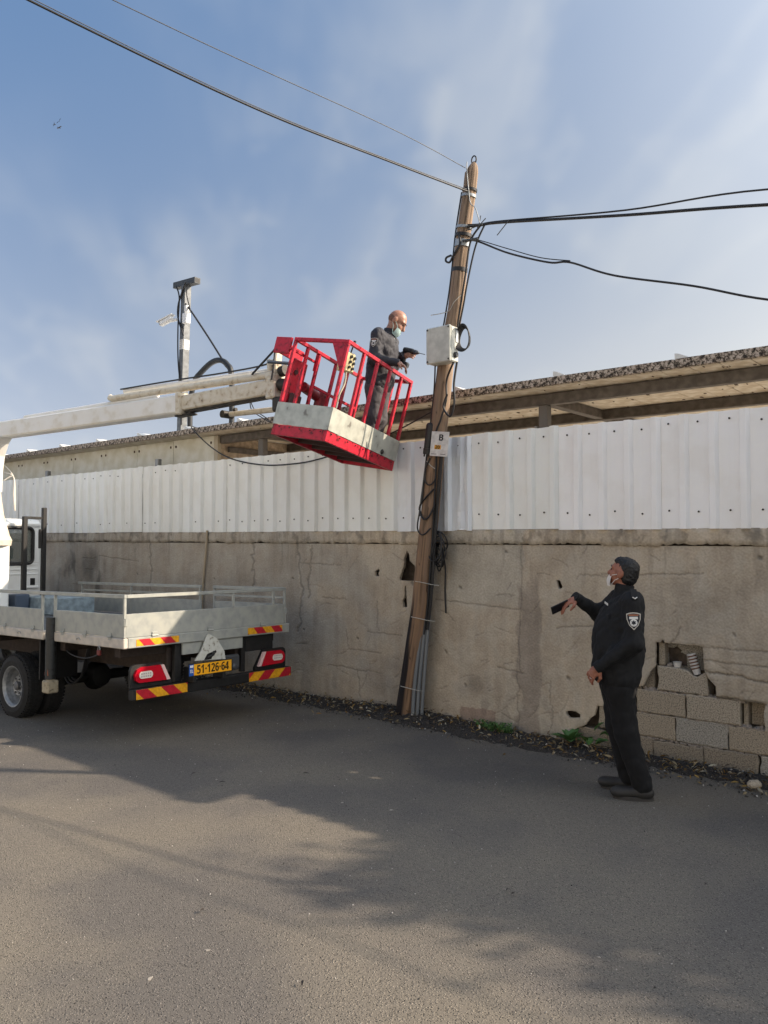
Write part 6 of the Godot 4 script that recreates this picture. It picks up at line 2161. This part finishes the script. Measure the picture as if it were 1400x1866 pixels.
func officer() -> void:
	var p := thing("person", "person in black uniform jacket on the road, head tilted back, holding a phone out", "person", Vector3(-2.40, 0.0, -5.74), R(123, 0))
	var J := {"seed": 5, "belly": 0.085, "bulk": 1.09, "hs": 0.99, "collar": 10.0, "floor": 0.0,
		"hip": Vector3(0, 0.90, -0.09), "hem": Vector3(0, 0.885, -0.08), "waist": Vector3(0, 1.06, -0.055), "chest": Vector3(0, 1.34, -0.025), "neck": Vector3(0, 1.515, -0.03), "head": Vector3(0, 1.64, -0.035),
		"sh_l": Vector3(-0.185, 1.435, -0.005), "el_l": Vector3(-0.262, 1.15, -0.01), "wr_l": Vector3(-0.19, 0.975, -0.235),
		"sh_r": Vector3(0.185, 1.435, -0.03), "el_r": Vector3(0.30, 1.30, -0.165), "wr_r": Vector3(0.205, 1.425, -0.345),
		"th_l": Vector3(-0.09, 0.80, -0.085), "kn_l": Vector3(-0.10, 0.48, -0.045), "an_l": Vector3(-0.11, 0.09, 0.06),
		"th_r": Vector3(0.09, 0.80, -0.085), "kn_r": Vector3(0.10, 0.48, -0.07), "an_r": Vector3(0.10, 0.09, 0.0),
		"ft_l": R(-8, 0), "ft_r": R(-18, 0)}
	var hb := R(-36, 13, 0)
	var ct := ntex("cloth", 81, 0.16, [[0.2, 0.72], [0.8, 1.0]], 256, 3)
	var M := {"skin": mat("skin", "9a6650", 0.55, 0.0, ntex("skin_t", 82, 0.05, [[0.2, Color(0.88, 0.83, 0.82)], [0.8, Color(1, 1, 1)]], 128, 4), 5.0), "jacket": mat("officer_jacket", "0c0d11", 0.85, 0.0, ct, 8.0), "trousers": mat("officer_trousers", "0b0b0e", 0.9, 0.0, ct, 8.0), "shoe": mat("shoe", "2b2927", 0.65), "sole": mat("sole", "3b3835", 0.85), "brow": mat("hair", "0e0d0e", 0.6)}
	var hl := hand(J.wr_l + Vector3(0.0, -0.012, -0.015), R(-20, -48, 70), -1.0, 0.42)
	var rb := R(18, -22, 12)
	var hr := hand(J.wr_r + Vector3(-0.004, 0.0, -0.02), rb, -1.0, 0.30)
	figure(p, J, hb, hl, hr, M)
	# hair
	var hc: Vector3 = J.head
	var hair: Array = [ell(hc + hb * Vector3(0, 0.040, 0.030), Vector3(0.079, 0.080, 0.086), hb), ell(hc + hb * Vector3(0, -0.02, 0.050), Vector3(0.074, 0.075, 0.062), hb), ell(hc + hb * Vector3(0, 0.080, -0.028), Vector3(0.060, 0.034, 0.055), hb)]
	put(p, "hair", mesh_of(hair, 0.0065, 0.03, 0.006, 30.0, 3), mats["hair"])
	mask(p, hc, hb, 0.99, 0.045, mat("mask_white", "cfcac4", 0.7))
	# badges
	var arm := (J.el_l - J.sh_l as Vector3).normalized()
	var out := Vector3(-0.985, -0.10, -0.16).normalized()
	out = (out - arm * out.dot(arm)).normalized()
	shield(p, J.sh_l.lerp(J.el_l, 0.50) + out * 0.082, Basis((-arm).cross(out), -arm, out), 0.098, true)
	var st := S()
	var up2 := (arm + out * 0.25).normalized()
	box(st, J.sh_l + Vector3(-0.052, 0.060, 0.0), Vector3(0.055, 0.10, 0.008), 0.004, Basis((-arm).cross(Vector3(-0.72, 0.69, 0).normalized()), Vector3(0.69, 0.72, 0).normalized(), Vector3(-0.72, 0.69, 0).normalized()))
	add(p, "shoulder_tab", st, M.jacket)
	st = S()
	tube(st, [J.sh_l + Vector3(-0.081, 0.042, 0.016), J.sh_l + Vector3(-0.091, 0.031, 0.0), J.sh_l + Vector3(-0.081, 0.042, -0.016)], 0.0042, 5)
	add(p, "rank_mark", st, mat("patch_white"))
	st = S()
	for k in 3: box(st, J.chest + Vector3(-0.085 + 0.026 * k, 0.070 + 0.004 * k, -0.142 - 0.004 * k), Vector3(0.010, 0.018, 0.008), 0.002)
	add(p, "chest_lettering", st, mat("patch_white"))
	mat("zip", "2a2c30", 0.4, 0.5)
	st = S()
	box(st, J.chest + Vector3(-0.085, -0.05, -0.150), Vector3(0.10, 0.11, 0.025), 0.01, R(14, 10))
	add(p, "chest_pocket", st, M.jacket)
	st = S()
	tube(st, curve([J.hem + Vector3(-0.09, -0.02, -0.13), J.hem + Vector3(-0.095, -0.09, -0.135), J.hem + Vector3(-0.09, -0.13, -0.13)]), 0.005, 6)
	add(p, "drawcord", st, mat("zip"))
	st = S()
	lathe(st, [[0.0105, -0.003], [0.012, 0.0], [0.0105, 0.003]], Transform3D(R(-20, -48, 70) * Basis(Vector3.RIGHT, PI / 2), J.wr_l + Vector3(0.0, -0.012, -0.015) + R(-20, -48, 70) * Vector3(-0.0105, -0.008, -0.098)), 14)
	add(p, "ring", st, mat("silver", "c9c9c9", 0.3, 0.9))
	# phone in the right hand
	var w := Transform3D(R(123, 0), Vector3(-2.40, 0, -5.74))
	var ph := thing("phone", "dark mobile phone held out in the officer's right hand", "phone", w * (J.wr_r + Vector3(-0.040, -0.060, -0.140)), R(123, 0) * R(14, -24, -62))
	st = S()
	box(st, Vector3.ZERO, Vector3(0.074, 0.009, 0.150), 0.004)
	add(ph, "case", st, mat("phone_case", "17171b", 0.4))
	st = S()
	box(st, Vector3(0, 0.0052, 0), Vector3(0.067, 0.0012, 0.142), 0.0005)
	add(ph, "screen", st, mat("phone_glass", "101218", 0.08))
	st = S()
	box(st, Vector3(0.018, -0.0055, -0.05), Vector3(0.022, 0.003, 0.03), 0.001)
	add(ph, "camera_bump", st, mat("phone_case"))

func technician() -> void:
	var at := Vector3(-5.50, 2.760, -6.466)
	var rt := R(-67, 0)
	var p := thing("person", "bald person in dark work jacket standing in the red basket, looking down at a drill", "person", at, rt.scaled(Vector3.ONE * 0.94))
	var J := {"seed": 15, "belly": 0.035, "bulk": 1.09, "hs": 1.09, "collar": -12.0, "floor": 0.0,
		"hip": Vector3(0, 0.86, -0.04), "hem": Vector3(0, 0.84, -0.05), "waist": Vector3(0, 1.02, -0.07), "chest": Vector3(0, 1.27, -0.12), "neck": Vector3(0, 1.42, -0.175), "head": Vector3(0, 1.535, -0.265),
		"sh_r": Vector3(0.205, 1.345, -0.10), "el_r": Vector3(0.265, 1.06, -0.07), "wr_r": Vector3(0.215, 1.02, -0.31),
		"sh_l": Vector3(-0.205, 1.345, -0.14), "el_l": Vector3(-0.25, 1.09, -0.14), "wr_l": Vector3(-0.14, 1.17, -0.285),
		"th_l": Vector3(-0.09, 0.77, -0.035), "kn_l": Vector3(-0.095, 0.44, -0.03), "an_l": Vector3(-0.10, 0.09, 0.06),
		"th_r": Vector3(0.09, 0.77, -0.03), "kn_r": Vector3(0.10, 0.44, -0.02), "an_r": Vector3(0.10, 0.09, 0.07),
		"ft_l": R(8, 0), "ft_r": R(-12, 0)}
	var hb := R(8, -42, 0)
	var ct: Texture2D = texs["cloth"]
	var M := {"skin": mat("skin_tan", "a27a66", 0.45, 0.0, texs["skin_t"], 5.0), "jacket": mat("work_jacket", "34353d", 0.75, 0.0, ct, 8.0), "trousers": mat("work_trousers", "524f54", 0.82, 0.0, ct, 8.0), "shoe": mats["shoe"], "sole": mats["sole"], "brow": mat("brow_grey", "5d483b", 0.7)}
	var hr := hand(J.wr_r + Vector3(0.0, 0.0, -0.02), R(10, -28, -10), 1.0, 0.30)
	var hl := hand(J.wr_l + Vector3(0.0, 0.0, -0.02), R(-25, 5, -80), -1.0, 0.62)
	figure(p, J, hb, hl, hr, M)
	var hc: Vector3 = J.head
	mask(p, hc, hb, 1.09, 0.055, mat("mask_blue", "9db7b6", 0.7))
	# cropped stubble round the back of the head
	put(p, "cropped_hair", mesh_of([ell(hc + hb * Vector3(0, 0.004, 0.028), Vector3(0.083, 0.071, 0.091), hb)], 0.006, 0.01), mat("stubble", "6b4f42", 0.8))
	var arm := (J.el_r - J.sh_r as Vector3).normalized()
	var out := Vector3(0.98, 0.1, 0.05).normalized()
	out = (out - arm * out.dot(arm)).normalized()
	shield(p, J.sh_r.lerp(J.el_r, 0.42) + out * 0.081, Basis((-arm).cross(out), -arm, out), 0.085, false)
	var st := S()
	tube(st, curve([J.neck + Vector3(0, -0.03, -0.07), J.chest + Vector3(0, 0.0, -0.135), J.waist + Vector3(0, 0.05, -0.155), J.hem + Vector3(0, -0.05, -0.12)]), 0.005, 6)
	add(p, "zip", st, mat("zip"))
	st = S()
	box(st, J.chest + Vector3(0.085, 0.055, -0.115), Vector3(0.07, 0.018, 0.008), 0.003, R(-25, 0))
	add(p, "name_tag", st, mat("tag_pale", "a9a7a6", 0.7))
	st = S()
	box(st, J.chest + Vector3(0.085, -0.03, -0.122), Vector3(0.10, 0.11, 0.02), 0.008, R(-25, 0))
	box(st, J.chest + Vector3(0.085, 0.022, -0.128), Vector3(0.105, 0.03, 0.016), 0.006, R(-25, 0))
	add(p, "chest_pocket", st, M.jacket)
	st = S()
	box(st, J.waist + Vector3(0.03, 0.12, -0.155), Vector3(0.018, 0.10, 0.012), 0.004, R(0, 8))
	add(p, "lanyard", st, mat("lanyard", "26324f", 0.6))
	# cordless drill in the left hand
	var w := Transform3D(rt.scaled(Vector3.ONE * 0.94), at)
	var dr := thing("cordless_drill", "black cordless drill held by the technician, bit pointing at the grey box", "drill", w * (J.wr_l + Vector3(0.015, 0.05, -0.10)), rt * R(-12, -18))
	var dk := mat("drill_black", "1b1c1e", 0.45)
	st = S()
	lathe(st, [[0.0, -0.085], [0.026, -0.08], [0.031, -0.05], [0.031, 0.03], [0.024, 0.05]], Transform3D(Basis(Vector3.RIGHT, -PI / 2), Vector3.ZERO), 18)
	add(dr, "motor_housing", st, dk)
	st = S()
	lathe(st, [[0.026, 0.05], [0.027, 0.075], [0.018, 0.10], [0.008, 0.112], [0.0, 0.112]], Transform3D(Basis(Vector3.RIGHT, -PI / 2), Vector3.ZERO), 16)
	add(dr, "chuck", st, mat("chuck", "55585c", 0.35, 0.6))
	st = S()
	tube(st, [Vector3(0, 0, -0.11), Vector3(0, 0, -0.185)], 0.004, 6)
	add(dr, "bit", st, mat("bit_steel", "3a3b3d", 0.4, 0.6))
	st = S()
	tube(st, [Vector3(0, -0.01, 0.03), Vector3(0, -0.07, 0.045), Vector3(0, -0.125, 0.045)], 0.021, 10)
	add(dr, "grip", st, dk)
	st = S()
	box(st, Vector3(0, -0.155, 0.03), Vector3(0.07, 0.065, 0.105), 0.014)
	add(dr, "battery", st, mat("battery", "2a2c2f", 0.3))
